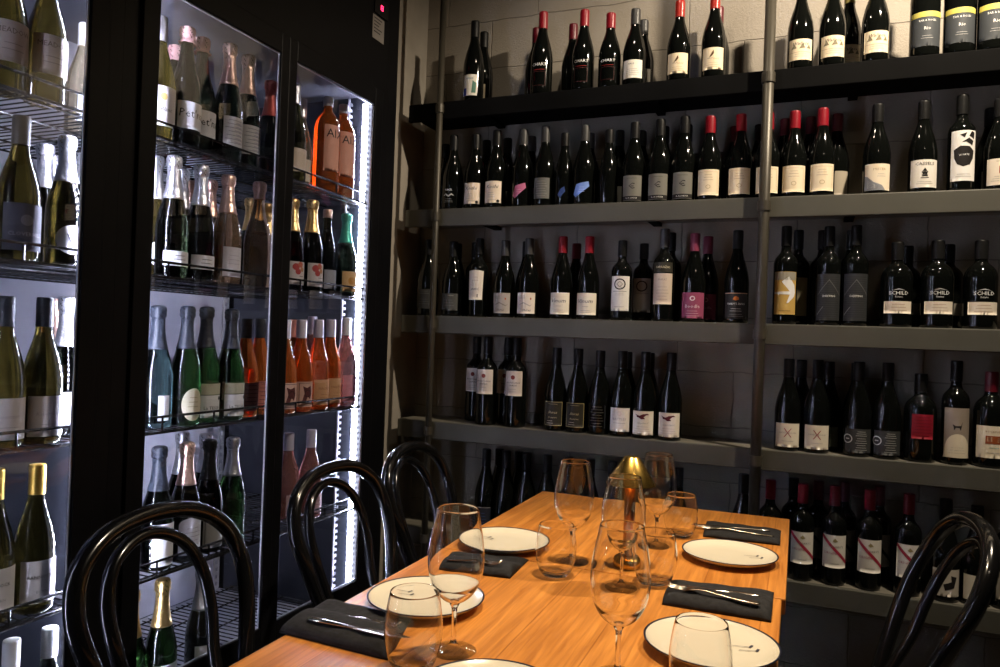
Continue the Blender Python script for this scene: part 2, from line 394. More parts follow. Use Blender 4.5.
style('yband', 'bord', 'dark', 'black', ((.045, .05, .055), .03, .135, .10), [('l', 0, .126, .10, .016, (.52, .46, .10)), ('t', 'TAR & ROSES', .0085, 0, .107, WH), ('t', 'Rio', .014, 0, .083, WH), ('f', 0, .06, .04, 2, .007, (.4, .4, .4))], shape_r=1.12)
style('ytag', 'bord', 'dark', 'olive', ((.30, .27, .08), .13, .15, .05))
style('kosh', 'burg', 'dark', 'black', ((.82, .70, .56), .02, .112, .074), [('t', 'Koshi', .021, .0, .088, K, .3), ('f', -.004, .062, .03, 3, .009, FL), ('f', 0, .032, .05, 1, .007, FL), ('c', .024, .028, .006, K)])
style('script', 'burg', 'dark', 'black', None, [('t', 'NICK', .012, 0, .085, WH), ('p', [(-.024, .058), (-.012, .07), (0, .06), (.012, .07), (.024, .058), (.012, .063), (0, .054), (-.012, .063)], (.5, .5, .48)), ('f', 0, .045, .035, 3, .007, (.3, .3, .3))])
style('ptag', 'burg', 'dark', 'grey', ((.50, .14, .26), .035, .10, .055, 'tag'), [('f', 0, .07, .022, 2, .009, (.7, .4, .5))])
style('btag', 'burg', 'dark', 'grey', ((.18, .30, .70), .03, .095, .062, 'tag'), [('f', .002, .07, .022, 3, .009, (.5, .6, .9))])
style('btagd', 'slim', 'dark', 'black', ((.03, .06, .20), .03, .075, .03, 'tag'))
style('greyl', 'burg', 'dark', 'grey', ((.13, .13, .12), .03, .115, .064), [('f', 0, .10, .045, 7, .010, (.28, .28, .26))])
style('clab', 'burg', 'dark', 'black', ((.17, .165, .14), .008, .11, .074), [('t', 'C', .034, 0, .066, K), ('l', .002, .066, .01, .003, K), ('l', 0, .018, .074, .016, K), ('t', 'IL A SHEAR', .0085, 0, .018, (.6, .6, .55)), ('f', 0, .098, .05, 1, .006, K)])
style('plain', 'burg', 'dark', 'black')
style('plainslim', 'slim', 'dark', 'black')
style('plainb', 'bord', 'dark', 'black')
style('plainred', 'burg', 'dark', 'wine')
style('plainlab', 'burg', 'dark', 'black', (GR, .02, .09, .06))
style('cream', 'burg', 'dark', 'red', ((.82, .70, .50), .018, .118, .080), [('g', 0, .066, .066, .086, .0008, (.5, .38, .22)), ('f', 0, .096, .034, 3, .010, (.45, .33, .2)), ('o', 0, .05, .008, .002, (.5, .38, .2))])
style('creamb', 'burg', 'dark', 'wine', ((.40, .35, .27), .018, .110, .078))  # darker copy of the cream style; back-row shade is in the colours
style('rock', 'burg', 'dark', 'black', ((.78, .68, .52), .012, .108, .084), [('p', [(-.042, .012), (.022, .012), (.012, .03), (-.012, .042), (-.03, .062), (-.042, .066)], (.25, .26, .28)), ('p', [(-.03, .02), (.008, .018), (-.01, .034), (-.03, .05)], (.5, .5, .5)), ('t', 'MISTER', .0115, .004, .088, (.4, .3, .15)), ('f', .01, .07, .03, 2, .008, FL)])
style('castle', 'burg', 'dark', 'black', ((.74, .70, .62), .016, .115, .086), [('t', 'CASSELS', .0145, 0, .100, K), ('p', [(-.008, .055), (.008, .055), (.006, .066), (.009, .07), (0, .086), (-.009, .07), (-.006, .066)], K), ('l', 0, .05, .022, .0025, K), ('l', 0, .062, .02, .002, (.7, .66, .58)), ('l', 0, .073, .012, .002, (.7, .66, .58)), ('f', 0, .036, .055, 2, .007, FL)])
style('flower', 'bord', 'dark', 'black', ((.76, .74, .70), .03, .185, .074), [('p', [(-.026, .10), (-.018, .082), (-.002, .074), (.016, .08), (.026, .10), (.028, .122), (.014, .136), (-.01, .138), (-.028, .126)], K), ('p', [(-.008, .148), (.004, .15), (.022, .138), (.026, .152), (.012, .162)], K), ('p', [(.012, .168), (.028, .158), (.030, .178), (.02, .183)], K), ('p', [(-.012, .172), (.0, .162), (.006, .178)], K), ('t', 'QUARTZ', .007, 0, .11, WH), ('f', 0, .05, .05, 2, .007, FL)])
style('redsq', 'burg', 'dark', 'black', ((.72, .64, .52), .015, .11, .086), [('l', .0, .07, .018, .026, (.35, .05, .04)), ('f', 0, .045, .06, 3, .008, FL), ('f', 0, .10, .05, 1, .006, K)])
style('dimblack', 'burg', 'dark', 'black', (DG, .03, .115, .078), [('f', 0, .105, .05, 2, .009, (.2, .2, .2)), ('f', 0, .07, .05, 3, .010, (.11, .11, .11))])
style('dimgrey', 'burg', 'dark', 'black', ((.07, .072, .068), .025, .10, .078), [('f', .01, .09, .03, 1, .010, (.5, .5, .48)), ('f', 0, .07, .05, 3, .012, (.15, .15, .15))])
style('tallw', 'bord', 'dark', 'black', ((.80, .73, .62), .065, .175, .066, 'taper'), [('t', 'JABEC', .012, 0, .105, K), ('f', 0, .15, .03, 2, .012, (.55, .45, .36)), ('l', .01, .08, .003, .012, K)])
style('papers', 'burg', 'dark', 'grey', ((.42, .38, .34), .018, .105, .074), [('l', .018, .08, .005, .008, (.4, .1, .04)), ('t', 'Shiraz', .012, .0, .032, K, .3), ('f', -.012, .09, .03, 2, .008, K), ('p', [(-.03, .05), (-.005, .066), (.02, .052), (.03, .06), (.02, .048), (-.005, .06)], (.25, .22, .2))])
style('papersw', 'burg', 'dark', 'grey', ((.78, .70, .60), .018, .105, .080), [('l', .022, .08, .005, .008, (.4, .1, .04)), ('t', 'Shiraz', .013, .008, .032, K, .3), ('f', -.012, .09, .03, 2, .008, K), ('p', [(-.03, .05), (-.005, .066), (.02, .052), (.03, .06), (.02, .048), (-.005, .06)], (.5, .45, .4))])
style('vinum', 'burg', 'dark', 'red', ((.82, .76, .62), .018, .105, .084), [('t', 'Vinum', .023, -.002, .072, K, .35), ('f', 0, .05, .03, 1, .009, FL), ('f', 0, .034, .05, 2, .008, FL)])
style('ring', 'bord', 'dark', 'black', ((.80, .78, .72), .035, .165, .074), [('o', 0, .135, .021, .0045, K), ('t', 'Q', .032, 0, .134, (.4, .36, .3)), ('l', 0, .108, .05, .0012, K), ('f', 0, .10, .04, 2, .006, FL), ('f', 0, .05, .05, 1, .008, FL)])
style('ringg', 'bord', 'dark', 'black', ((.24, .22, .20), .035, .165, .074), [('o', 0, .135, .021, .0045, K), ('l', 0, .108, .05, .0012, K)])  # ring label repeated in dark tones, back-row shade put into its colour
style('banded', 'bord', 'dark', 'grey', ((.62, .52, .42), .055, .155, .074), [('l', 0, .175, .074, .032, (.03, .028, .02)), ('t', 'BARRAZAS', .0105, 0, .175, (.65, .58, .4)), ('t', 'SHIRAZ', .009, 0, .135, (.3, .2, .15)), ('f', 0, .11, .045, 5, .010, (.4, .3, .24))])
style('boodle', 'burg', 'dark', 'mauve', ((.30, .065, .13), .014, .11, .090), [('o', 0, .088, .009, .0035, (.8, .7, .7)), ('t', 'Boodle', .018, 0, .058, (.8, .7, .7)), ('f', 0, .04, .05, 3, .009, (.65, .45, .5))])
style('boodled', 'burg', 'dark', 'mauve', ((.12, .02, .05), .014, .11, .080), [('o', 0, .088, .009, .0035, (.4, .2, .25)), ('t', 'Boodle', .015, 0, .058, (.4, .2, .25))])  # colours of the mauve label lowered to stand for shade at the back
style('orng', 'burg', 'dark', 'black', ((.03, .03, .03), .014, .108, .084), [('l', 0, .106, .084, .002, (.6, .35, .2)), ('p', [(-.010, .084), (0, .080), (.010, .084), (.008, .092), (.0, .096), (-.006, .093)], (.55, .16, .03)), ('t', "MARY'S BASS", .0105, 0, .068, WH), ('f', 0, .05, .045, 2, .008, (.6, .6, .6)), ('f', 0, .03, .06, 2, .007, (.25, .25, .25))])
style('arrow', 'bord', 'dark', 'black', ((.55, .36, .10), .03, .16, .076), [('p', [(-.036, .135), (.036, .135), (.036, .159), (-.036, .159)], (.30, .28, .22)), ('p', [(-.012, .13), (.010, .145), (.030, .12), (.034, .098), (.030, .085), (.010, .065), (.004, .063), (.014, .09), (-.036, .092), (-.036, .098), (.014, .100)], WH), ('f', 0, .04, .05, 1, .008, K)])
style('arrowd', 'bord', 'dark', 'black', ((.17, .15, .09), .03, .15, .070))  # ochre label darkened by colour to look shaded behind the front row
style('hatch', 'bord', 'dark', 'black', ((.03, .032, .034), .015, .155, .082), [('t', 'SHEETING', .0085, 0, .088, (.75, .75, .7)), ('p', [(-.036, .09), (0, .135), (.036, .09), (.036, .093), (0, .139), (-.036, .093)], (.12, .12, .12)), ('p', [(-.036, .03), (-.016, .055), (-.016, .058), (-.036, .034)], (.2, .2, .2))]+[('f', 0, .148-.0, .078, 20, .0066, (.055, .056, .058))])
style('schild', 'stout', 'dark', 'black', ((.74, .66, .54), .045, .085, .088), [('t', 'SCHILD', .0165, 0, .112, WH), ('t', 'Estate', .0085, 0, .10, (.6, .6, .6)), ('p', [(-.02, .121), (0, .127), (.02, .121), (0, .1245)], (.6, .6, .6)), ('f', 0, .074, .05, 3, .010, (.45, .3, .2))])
style('schildd', 'stout', 'dark', 'black', ((.20, .18, .15), .045, .085, .088))  # cream band recoloured dark as painted shade for bottles standing behind
style('spring', 'bord', 'dark', 'black', ((.62, .54, .47), .115, .205, .074), [('c', 0, .182, .008, (.2, .03, .02)), ('t', 'MOUNT LANGI', .008, 0, .162, K), ('t', 'GHIRAN', .008, 0, .152, K), ('f', 0, .138, .035, 2, .009, FL)], scale=1.08)
style('goldfr', 'burg', 'dark', 'black', ((.03, .028, .02), .022, .118, .072), [('g', 0, .07, .072, .096, .0018, (.45, .38, .18)), ('f', 0, .108, .05, 1, .006, (.5, .43, .25)), ('t', 'Shiraz', .014, 0, .075, (.5, .43, .25), .3), ('t', 'Reserve', .010, 0, .055, (.5, .43, .25), .3), ('f', -.01, .04, .03, 2, .009, (.55, .5, .4))])
style('dmark', 'burg', 'dark', 'black', None, [('f', 0, .11, .05, 8, .011, (.10, .09, .07))])
style('battle', 'burg', 'dark', 'black', ((.80, .76, .70), .020, .112, .080), [('t', 'BATTLES', .0125, 0, .068, (.35, .33, .32)), ('f', 0, .052, .06, 1, .009, FL), ('o', 0, .09, .008, .001, (.6, .5, .45))])
style('hawk', 'burg', 'dark', 'black', ((.80, .74, .62), .014, .106, .084), [('p', [(-.028, .094), (-.018, .09), (-.010, .088), (.0, .094), (.016, .097), (.024, .092), (.012, .090), (.004, .082), (.010, .076), (-.004, .074), (-.012, .080), (-.020, .082), (-.022, .088)], (.10, .012, .02)), ('t', 'Gippsland', .010, 0, .060, FL, .3), ('f', 0, .045, .06, 3, .009, (.55, .48, .4))])
style('cross', 'burg', 'dark', 'black', ((.80, .74, .60), .014, .10, .084), [('t', 'LANDSKROON', .0078, 0, .066, (.3, .25, .2)), ('p', [(-.012, .082), (-.009, .082), (.012, .05), (.009, .05)], (.3, .02, .03)), ('p', [(.012, .082), (.009, .082), (-.012, .05), (-.009, .05)], (.3, .02, .03)), ('f', 0, .035, .05, 1, .008, FL)])
style('dgreen', 'burg', 'dark', 'black', ((.075, .085, .06), .015, .09, .066), [('f', 0, .06, .05, 1, .009, (.15, .16, .1))])
style('hexa', 'burg', 'dark', 'black', ((.04, .042, .042), .014, .098, .090), [('o', -.034, .062, .016, .003, (.7, .7, .68)), ('l', -.034, .062, .012, .003, (.7, .7, .68)), ('f', .008, .088, .034, 3, .007, (.6, .6, .58)), ('f', .008, .064, .036, 6, .008, (.5, .5, .48))])
style('redlab', 'stout', 'dark', 'black', ((.26, .01, .025), .075, .155, .062), [('f', 0, .145, .055, 8, .010, (.13, .005, .012))])
style('goat', 'bord', 'dark', 'black', ((.30, .25, .20), .02, .165, .078), [('p', [(-.035, .021)]+[(.035*math.cos(PI*k/14), .045+.045*math.sin(PI*k/14)) for k in range(14, -1, -1)][0:15]+[(.035, .021)], (.74, .66, .50)), ('p', [(-.014, .118), (-.006, .113), (.008, .114), (.012, .126), (.009, .108), (.007, .100), (.004, .108), (-.006, .108), (-.010, .100), (-.011, .108)], K), ('f', 0, .05, .045, 3, .008, (.4, .35, .25))])
style('orpic', 'stout', 'dark', 'wine', ((.76, .68, .52), .03, .125, .100), [('l', 0, .084, .045, .024, (.28, .07, .02)), ('l', -.012, .086, .012, .014, (.6, .4, .25)), ('l', .014, .084, .012, .014, (.6, .4, .25)), ('t', 'ROCKFORD', .0085, 0, .108, (.3, .15, .05)), ('f', 0, .060, .035, 1, .009, (.15, .4, .3)), ('f', 0, .045, .05, 1, .008, FL)])
style('stripe', 'bord', 'dark', 'red', ((.74, .70, .62), .055, .155, .080), [('p', [(-.040, .146), (-.040, .155), (-.036, .155), (.040, .078), (.040, .066)], (.38, .02, .05)), ('p', [(0, .146), (-.007, .137), (0, .133), (.009, .137)], (.3, .24, .1)), ('t', "D'ARRY'S", .009, .008, .120, (.2, .18, .15)), ('t', 'ORIGINAL', .011, -.008, .100, (.35, .04, .06)), ('f', 0, .068, .04, 1, .008, FL)])
style('striped', 'bord', 'dark', 'wine', ((.26, .25, .23), .055, .155, .074), [('p', [(-.037, .146), (-.037, .155), (-.033, .155), (.037, .080), (.037, .068)], (.02, .02, .02))])  # label, stripe and cap darkened; shade of the back row is painted
style('plainredb', 'bord', 'dark', 'red')
style('birdlab', 'burg', 'dark', 'black', ((.55, .50, .42), .02, .11, .084), [('p', [(-.005, .04), (.02, .05), (.028, .085), (.01, .09), (.012, .07), (-.01, .06)], K)])
style('labb', 'burg', 'dark', 'black', ((.72, .66, .52), .02, .105, .086), [('l', .006, .072, .03, .03, (.22, .06, .04)), ('f', 0, .045, .05, 2, .008, FL)])
style('labd', 'bord', 'dark', 'black', ((.30, .27, .22), .03, .11, .074), [('f', 0, .08, .05, 3, .012, K)])
style('lowdark', 'burg', 'dark', 'black', ((.02, .022, .03), .03, .11, .078), [('l', 0, .108, .07, .002, (.35, .33, .28)), ('f', 0, .085, .04, 4, .012, (.06, .09, .18))])

F_, B_ = YW+.052, YW+.146
def relax(Ls, axis=None, xmax=None, xmin=None):
    """Ls: [X, Y, r]; nudges neighbours apart so that no two bottles share space"""
    for _ in range(200):
        mv = False
        for i in range(len(Ls)):
            for j in range(i):
                a, b = Ls[i], Ls[j]; dx, dy = a[0]-b[0], a[1]-b[1]; D = a[2]+b[2]+.0012; d = math.hypot(dx, dy)
                if d < D:
                    mv = True
                    if axis == 'x':
                        need = math.sqrt(max(D*D-dy*dy, 0))-abs(dx); sg = 1 if dx > 0 else -1
                        a[0] += sg*need*.5; b[0] -= sg*need*.5
                    else:
                        k = (D-d)*.5/max(d, 1e-5); a[0] += dx*k; a[1] += dy*k; b[0] -= dx*k; b[1] -= dy*k
        if xmax is not None:
            for a in Ls: a[0] = max(min(a[0], xmax-a[2]), xmin)
        if not mv: break
def row(z, items, pre, body=62):
    """items: (style, x of the neck top, y of the top, row 0 front / 1 back, label)"""
    jobs = []
    for it in items:
        sty, xt, yt, bk, lab = it[:5]
        Y = B_ if bk else F_
        d = build_style(sty); H = d['H']
        P = onY(xt, yt, Y); h = P.z-z
        h = min(max(h, H*.93), H*1.07)
        if yt < 1: h = H*1.02
        jobs.append((sty, [P.x, Y, d['R']], h, lab, R(it[5]) if len(it) > 5 else R(4)))
    relax([j[1] for j in jobs], 'x')
    for sty, p, h, lab, a in jobs: bottle(sty, p[0], p[1], z+.0005, h, lab, rz=a)
row(shelf_top[0], [
 ('cart', 475.5, 22, 0, 'dark bottle with a blue-cornered picture label, front of the far left pair, top shelf'),
 ('cartback', 484.5, 33, 1, 'dark bottle with a cream label, behind the leftmost bottle of the top shelf'),
 ('chart', 543.7, 13, 0, 'red-capped black bottle with white printed letters, leftmost of three such, top shelf'),
 ('plainred', 537, 29, 1, 'red-capped bottle mostly hidden behind the leftmost red-capped bottle of the top shelf'),
 ('chart', 585, 11, 0, 'red-capped black bottle with white printed letters, middle one of three such, top shelf'),
 ('plainred', 573.6, 25, 1, 'red-capped bottle half hidden behind the middle red-capped bottle of the top shelf', 0),
 ('chart', 611, 22, 0, 'red-capped black bottle with white letters, right of three such, top shelf'),
 ('hail', 636, 10, 0, 'grey-capped bottle with a plain white label near the middle of the top shelf'),
 ('hail', 644, 25, 1, 'grey-capped bottle peeking out behind the white-labelled bottle, top shelf'),
 ('bird', 680.5, 2, 0, 'red-waxed bottle with a cream bird label, left of the pair, top shelf'),
 ('bird', 715.5, -4, 0, 'red-waxed bottle with a cream bird label, right of the pair, top shelf'),
 ('plainred', 719, 8, 1, 'bottle hidden behind the right red-waxed bird-label bottle, top shelf'),
 ('sketch', 802, -6, 0, 'olive-necked bottle with a sketched cream label, first right of the thick pipe, top shelf'),
 ('sketch', 834, -10, 0, 'olive-necked bottle with a sketched cream label, second right of the thick pipe, top shelf'),
 ('sketch', 850, -3, 1, 'olive-necked bottle with a sketched label standing behind, between two others, top shelf'),
 ('sketch', 877, -12, 0, 'sketched cream-labelled bottle third right of the thick pipe, beside the yellow-banded ones,, top shelf'),
 ('yband', 926, -10, 0, 'wide dark bottle with a yellow band label, leftmost of three, top shelf'),
 ('yband', 960, -10, 0, 'wide dark bottle with a yellow band label, middle of three, top shelf'),
 ('ytag', 977, -8, 1, 'bottle with a small olive neck tag, behind the yellow-banded bottles of the top shelf'),
 ('yband', 994, -10, 0, 'wide dark bottle with a yellow band label, at the right edge of the top shelf'),
], 'a')
row(shelf_top[1], [
 ('script', 454.5, 136, 0, 'black bottle with small white print, leftmost, second shelf'),
 ('plain', 446, 145, 1, 'unlabelled-looking dark bottle behind the leftmost bottle of the second shelf'),
 ('kosh', 476.5, 135, 0, 'bottle with a cream script label, left of two, second shelf'),
 ('kosh', 497.5, 131, 0, 'bottle with a cream script label, right of two, second shelf'),
 ('plain', 487, 141, 1, 'dark bottle seen between the two cream script-labelled bottles of the second shelf'),
 ('plainlab', 508, 139, 1, 'dark bottle just right of the cream script-labelled pair, back row of the second shelf'),
 ('ptag', 524, 130, 0, 'grey-capped bottle with a slanted pink tag label, second shelf'),
 ('ptag', 532, 137, 1, 'bottle behind the pink-tagged front bottle of the second shelf'),
 ('greyl', 546, 127, 0, 'bottle with a dark grey printed label, right of the pink-tagged one, second shelf'),
 ('btagd', 565.8, 136, 0, 'slim bottle with a dark navy tag, left of the bright blue-tagged one, second shelf'),
 ('btag', 585, 126, 0, 'grey-capped bottle with a slanted bright blue tag label, second shelf'),
 ('greyl', 590.5, 134, 1, 'bottle behind the bright blue-tagged bottle of the second shelf'),
 ('plainslim', 609.5, 138, 0, 'slim dark bottle between the blue-tagged and grey C-label bottles, second shelf'),
 ('plainlab', 622, 131, 1, 'dark bottle behind and left of the three grey C-label bottles, second shelf'),
 ('clab', 635.5, 123, 0, 'bottle with a grey label and black C emblem, leftmost of three, second shelf'),
 ('plain', 646.6, 131, 1, 'dark bottle between the first and second grey C-label bottles of the second shelf'),
 ('clab', 661, 120, 0, 'bottle with a grey label and black C emblem, middle of three, second shelf'),
 ('plain', 668.5, 127, 1, 'dark bottle between the second and third grey C-label bottles of the second shelf'),
 ('clab', 685.5, 117, 0, 'bottle with a grey label and black C emblem, rightmost of three, second shelf'),
 ('plain', 693, 125, 1, 'dark bottle behind the rightmost grey C-label bottle of the second shelf'),
 ('cream', 711, 117, 0, 'red-capped bottle with a framed cream label, first of five from the left, second shelf'),
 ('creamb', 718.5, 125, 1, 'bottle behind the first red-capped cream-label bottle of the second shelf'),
 ('plainred', 728.5, 131, 1, 'wine-red-capped bottle seen between the first two cream-label bottles of the second shelf', 0),
 ('cream', 741.7, 115, 0, 'red-capped bottle with a framed cream label, just left of the thick pipe, second shelf'),
 ('plain', 752, 129, 1, 'dark bottle in the back row just left of the thick pipe, second shelf'),
 ('cream', 769.5, 113, 0, 'cream-label bottle partly hidden behind the thick pipe, second shelf'),
 ('plainred', 781, 120, 1, 'red-capped back-row bottle just right of the thick pipe, second shelf', 0),
 ('cream', 795, 112, 0, 'red-capped bottle with a framed cream label, first right of the thick pipe, second shelf'),
 ('plainred', 808, 118, 1, 'red-capped back-row bottle between the two cream-label bottles right of the thick pipe', 0),
 ('cream', 823.5, 109, 0, 'red-capped bottle with a framed cream label, rightmost of five, second shelf'),
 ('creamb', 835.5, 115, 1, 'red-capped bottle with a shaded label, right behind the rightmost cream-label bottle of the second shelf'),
 ('rock', 878.5, 105, 0, 'bottle with a cream label showing a grey rock, standing alone, second shelf'),
 ('castle', 924.5, 102, 0, 'bottle with a white label with capitals over a small black tower, second shelf'),
 ('flower', 963, 96, 0, 'square-shouldered bottle with a white label and large black flower, second shelf'),
 ('redsq', 1001, 100, 0, 'bottle with a cream label and red square, at the right edge of the second shelf'),
 ('plainlab', 991, 110, 1, 'dark bottle between the flower-label and red-square-label bottles of the second shelf'),
], 'b')
row(shelf_top[2], [
 ('dimblack', 429.6, 240, 0, 'dark bottle with a black label, leftmost, third shelf, partly behind the thin pipe'),
 ('dimgrey', 454, 242, 0, 'dark bottle with a charcoal label, just right of the thin pipe, third shelf'),
 ('plain', 459.5, 244, 1, 'dark bottle behind the charcoal-label bottle of the third shelf'),
 ('tallw', 480, 239, 0, 'square-shouldered bottle with a tall tapering white label, third shelf'),
 ('plainb', 474.5, 243, 1, 'dark bottle behind the tall tapering white label bottle of the third shelf'),
 ('papers', 506, 241, 0, 'bottle with a greyish white label, left of two alike, third shelf'),
 ('papersw', 530, 239, 0, 'bottle with a whiter label, right of two alike, third shelf'),
 ('plain', 527, 242, 1, 'dark bottle hidden behind the whiter-labelled of the pair, third shelf'),
 ('vinum', 563.5, 237, 0, 'red-capped bottle with a cream script label, left of two, third shelf'),
 ('vinum', 590, 237, 0, 'red-capped bottle with a cream script label, right of two, third shelf'),
 ('plainred', 577, 244, 1, 'red-capped bottle seen between the two cream script labels of the third shelf'),
 ('ring', 623, 241, 0, 'square-shouldered bottle with a white label and dark ring emblem, third shelf'),
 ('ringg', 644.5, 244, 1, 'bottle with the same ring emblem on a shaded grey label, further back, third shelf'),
 ('banded', 665.5, 226, 0, 'tall bottle with a dark band above a beige label, third shelf'),
 ('plainb', 672, 229, 1, 'dark bottle right behind the tall beige-label bottle of the third shelf'),
 ('boodle', 695.5, 234, 0, 'mauve-capped bottle with a bright mauve label, third shelf'),
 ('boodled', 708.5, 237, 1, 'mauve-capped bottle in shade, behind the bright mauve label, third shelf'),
 ('orng', 738.5, 231, 0, 'bottle with a black label and small orange leaf, left of the thick pipe, third shelf'),
 ('arrow', 787, 225, 0, 'square-shouldered bottle with an ochre label and white arrow, right of the thick pipe'),
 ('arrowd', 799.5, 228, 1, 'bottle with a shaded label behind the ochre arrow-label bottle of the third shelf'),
 ('hatch', 830, 227, 0, 'bottle with a dark hatched wrap label, left of two, third shelf'),
 ('plainb', 823, 231, 1, 'dark bottle behind the left hatched-label bottle of the third shelf'),
 ('hatch', 857, 226, 0, 'bottle with a dark hatched wrap label, right of two, third shelf'),
 ('plainb', 852, 231, 1, 'dark bottle behind the right hatched-label bottle of the third shelf'),
 ('schild', 898, 243, 0, 'stout bottle with white capitals above a low cream band, leftmost of three, third shelf'),
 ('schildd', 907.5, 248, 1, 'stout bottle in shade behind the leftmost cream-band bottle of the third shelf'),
 ('schild', 938.5, 241, 0, 'stout bottle with white capitals above a low cream band, middle of three, third shelf'),
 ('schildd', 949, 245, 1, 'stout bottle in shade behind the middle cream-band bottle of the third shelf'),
 ('schild', 982, 241, 0, 'stout bottle with white capitals above a low cream band, rightmost of three, third shelf'),
], 'c')
row(shelf_top[3], [
 ('spring', 488.5, 337, 0, 'tall bottle with a high pinkish label, left one of the front pair, fourth shelf'),
 ('spring', 477.5, 337, 1, 'tall high-labelled bottle behind the left front one of the pair, fourth shelf'),
 ('spring', 517.5, 338, 0, 'tall bottle with a high pinkish label, right one of the front pair, fourth shelf'),
 ('spring', 509, 338, 1, 'shaded high-labelled tall bottle behind the right of the pair, fourth shelf'),
 ('goldfr', 558, 348, 0, 'bottle with a black gold-framed label, left of two, fourth shelf'),
 ('goldfr', 581, 349, 0, 'bottle with a black gold-framed label, right of two, fourth shelf'),
 ('dmark', 603.5, 351, 0, 'dark bottle with faint lines of print, left of the white label, fourth shelf'),
 ('battle', 619, 351, 0, 'bottle with a plain white label, left of the two red-bird labels, fourth shelf'),
 ('plain', 628, 352, 1, 'dark bottle right behind the plain white label of the fourth shelf'),
 ('hawk', 645, 352, 0, 'bottle with a cream label and dark red bird, left of two, fourth shelf'),
 ('plain', 650, 353, 1, 'dark bottle behind the left red-bird-label bottle of the fourth shelf'),
 ('hawk', 672, 353, 0, 'bottle with a cream label and dark red bird, right of two, fourth shelf'),
 ('cross', 789.5, 359, 0, 'bottle with a cream crossed-mark label, left of two, fourth shelf'),
 ('plain', 802, 360, 1, 'dark bottle seen between the two cream crossed-mark labels of the fourth shelf'),
 ('cross', 818.5, 360, 0, 'bottle with a cream crossed-mark label, right of two, fourth shelf'),
 ('dgreen', 834.5, 362, 1, 'bottle with a dark green-grey label, back row right of the crossed-mark labels'),
 ('hexa', 860, 362, 0, 'bottle with a charcoal label and white hexagon, left of two, fourth shelf'),
 ('hexa', 888, 363, 0, 'bottle with a charcoal label and white hexagon, right of two, fourth shelf'),
 ('plain', 852, 363, 1, 'dark bottle behind the left hexagon-label bottle of the fourth shelf'),
 ('redlab', 921.5, 374, 0, 'stout dark bottle with a deep red label, fourth shelf'),
 ('goat', 957, 361, 0, 'bottle with a taupe label showing a goat over a pale arch, fourth shelf'),
 ('orpic', 992, 372, 0, 'stout bottle with cream label and orange picture, right edge of the fourth shelf'),
], 'd')
row(shelf_top[4], [
 ('lowdark', 491, 447, 0, 'dark bottle, lowest shelf, leftmost, seen above the left table edge'),
 ('plain', 500, 449, 1, 'dark bottle behind the leftmost bottle of the lowest shelf'),
 ('plain', 509.5, 449, 0, 'dark bottle second from the left, lowest shelf'),
 ('lowdark', 526, 451, 0, 'dark bottle third from the left, lowest shelf, above the table corner'),
 ('plain', 519, 452, 1, 'dark bottle in the back row beside the third bottle of the lowest shelf'),
 ('plain', 547.5, 453, 0, 'dark bottle, lowest shelf, just left of the farthest-left wine glass bowl'),
 ('plain', 569, 455, 0, 'dark bottle, lowest shelf, seen through the wine glass near the far table corner'),
 ('plain', 589, 457, 0, 'dark bottle, lowest shelf, right behind the wine glass at the far table corner'),
 ('plain', 609, 459, 0, 'dark bottle, lowest shelf, just left of the brass lamp shade'),
 ('plain', 679, 464, 0, 'dark bottle, lowest shelf, right of the wine glass behind the brass lamp'),
 ('plain', 744, 473, 0, 'dark bottle, lowest shelf, just left of the thick pipe'),
 ('plainredb', 771, 480, 0, 'red-capped bottle, lowest shelf, right of the thick pipe'),
 ('plainb', 794, 478, 1, 'dark bottle in the back row of the lowest shelf, left of the first red-striped label'),
 ('stripe', 803.5, 484, 0, 'red-capped bottle with a red-striped white label, first of four from the left, lowest shelf'),
 ('striped', 819, 481, 1, 'bottle in shade between the first and second red-striped labels of the lowest shelf'),
 ('stripe', 835.5, 486, 0, 'red-capped bottle with a red-striped white label, second of four from the left, lowest shelf'),
 ('striped', 845, 482, 1, 'bottle in shade between the second and third red-striped labels of the lowest shelf'),
 ('stripe', 870.5, 490, 0, 'red-capped bottle with a red-striped white label, third of four from the left, lowest shelf'),
 ('striped', 880, 486, 1, 'bottle in shade right behind the third red-striped label of the lowest shelf'),
 ('stripe', 909.5, 494, 0, 'red-capped bottle with a red-striped white label, rightmost of four, beside the right chair'),
 ('birdlab', 951, 500, 0, 'dark bottle with a pale label and black figure, seen through the right chair back'),
 ('labb', 978, 506, 0, 'bottle with a cream label and dark square, seen through the loop of the right chair'),
 ('labd', 1004, 504, 0, 'dark bottle with a grey-brown label at the right edge of the lowest shelf'),
], 'e')

# ------------------------------------------------------------------ display fridges
GX = -1.46
RACKZ = [1.70, 1.355, .965, .60, .23]
carc = noisy((.003, .003, .004), (.005, .005, .006), 8, .4, spec=.14)
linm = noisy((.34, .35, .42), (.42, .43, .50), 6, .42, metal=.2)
sidem = noisy((.030, .033, .045), (.045, .05, .065), 9, .35, metal=.2)  # fridge sides: lining colour darkened to stand for grazing light
darkl = noisy((.055, .06, .085), (.08, .085, .12), 7, .35, metal=.2)  # left back lining, colour darkened so that interior looks less lit
topl = noisy((.10, .10, .12), (.14, .14, .17), 9, .4)
wirem = pm((.03, .03, .034), .22, .6, spec=.8)
railm = pm((.02, .02, .022), .3, .3)
alum = pm((.6, .6, .64), .35, .6)
pane_m = thin_glass((.96, .97, 1), (.6, .62, .66), .025, .5)
stripm = bpy.data.materials.new('led_diodes'); stripm.use_nodes = True
nt = stripm.node_tree; nt.nodes.clear(); N = nt.nodes.new; L = nt.links.new
o_ = N('ShaderNodeOutputMaterial'); e_ = N('ShaderNodeEmission'); tc = N('ShaderNodeTexCoord'); sx = N('ShaderNodeSeparateXYZ')
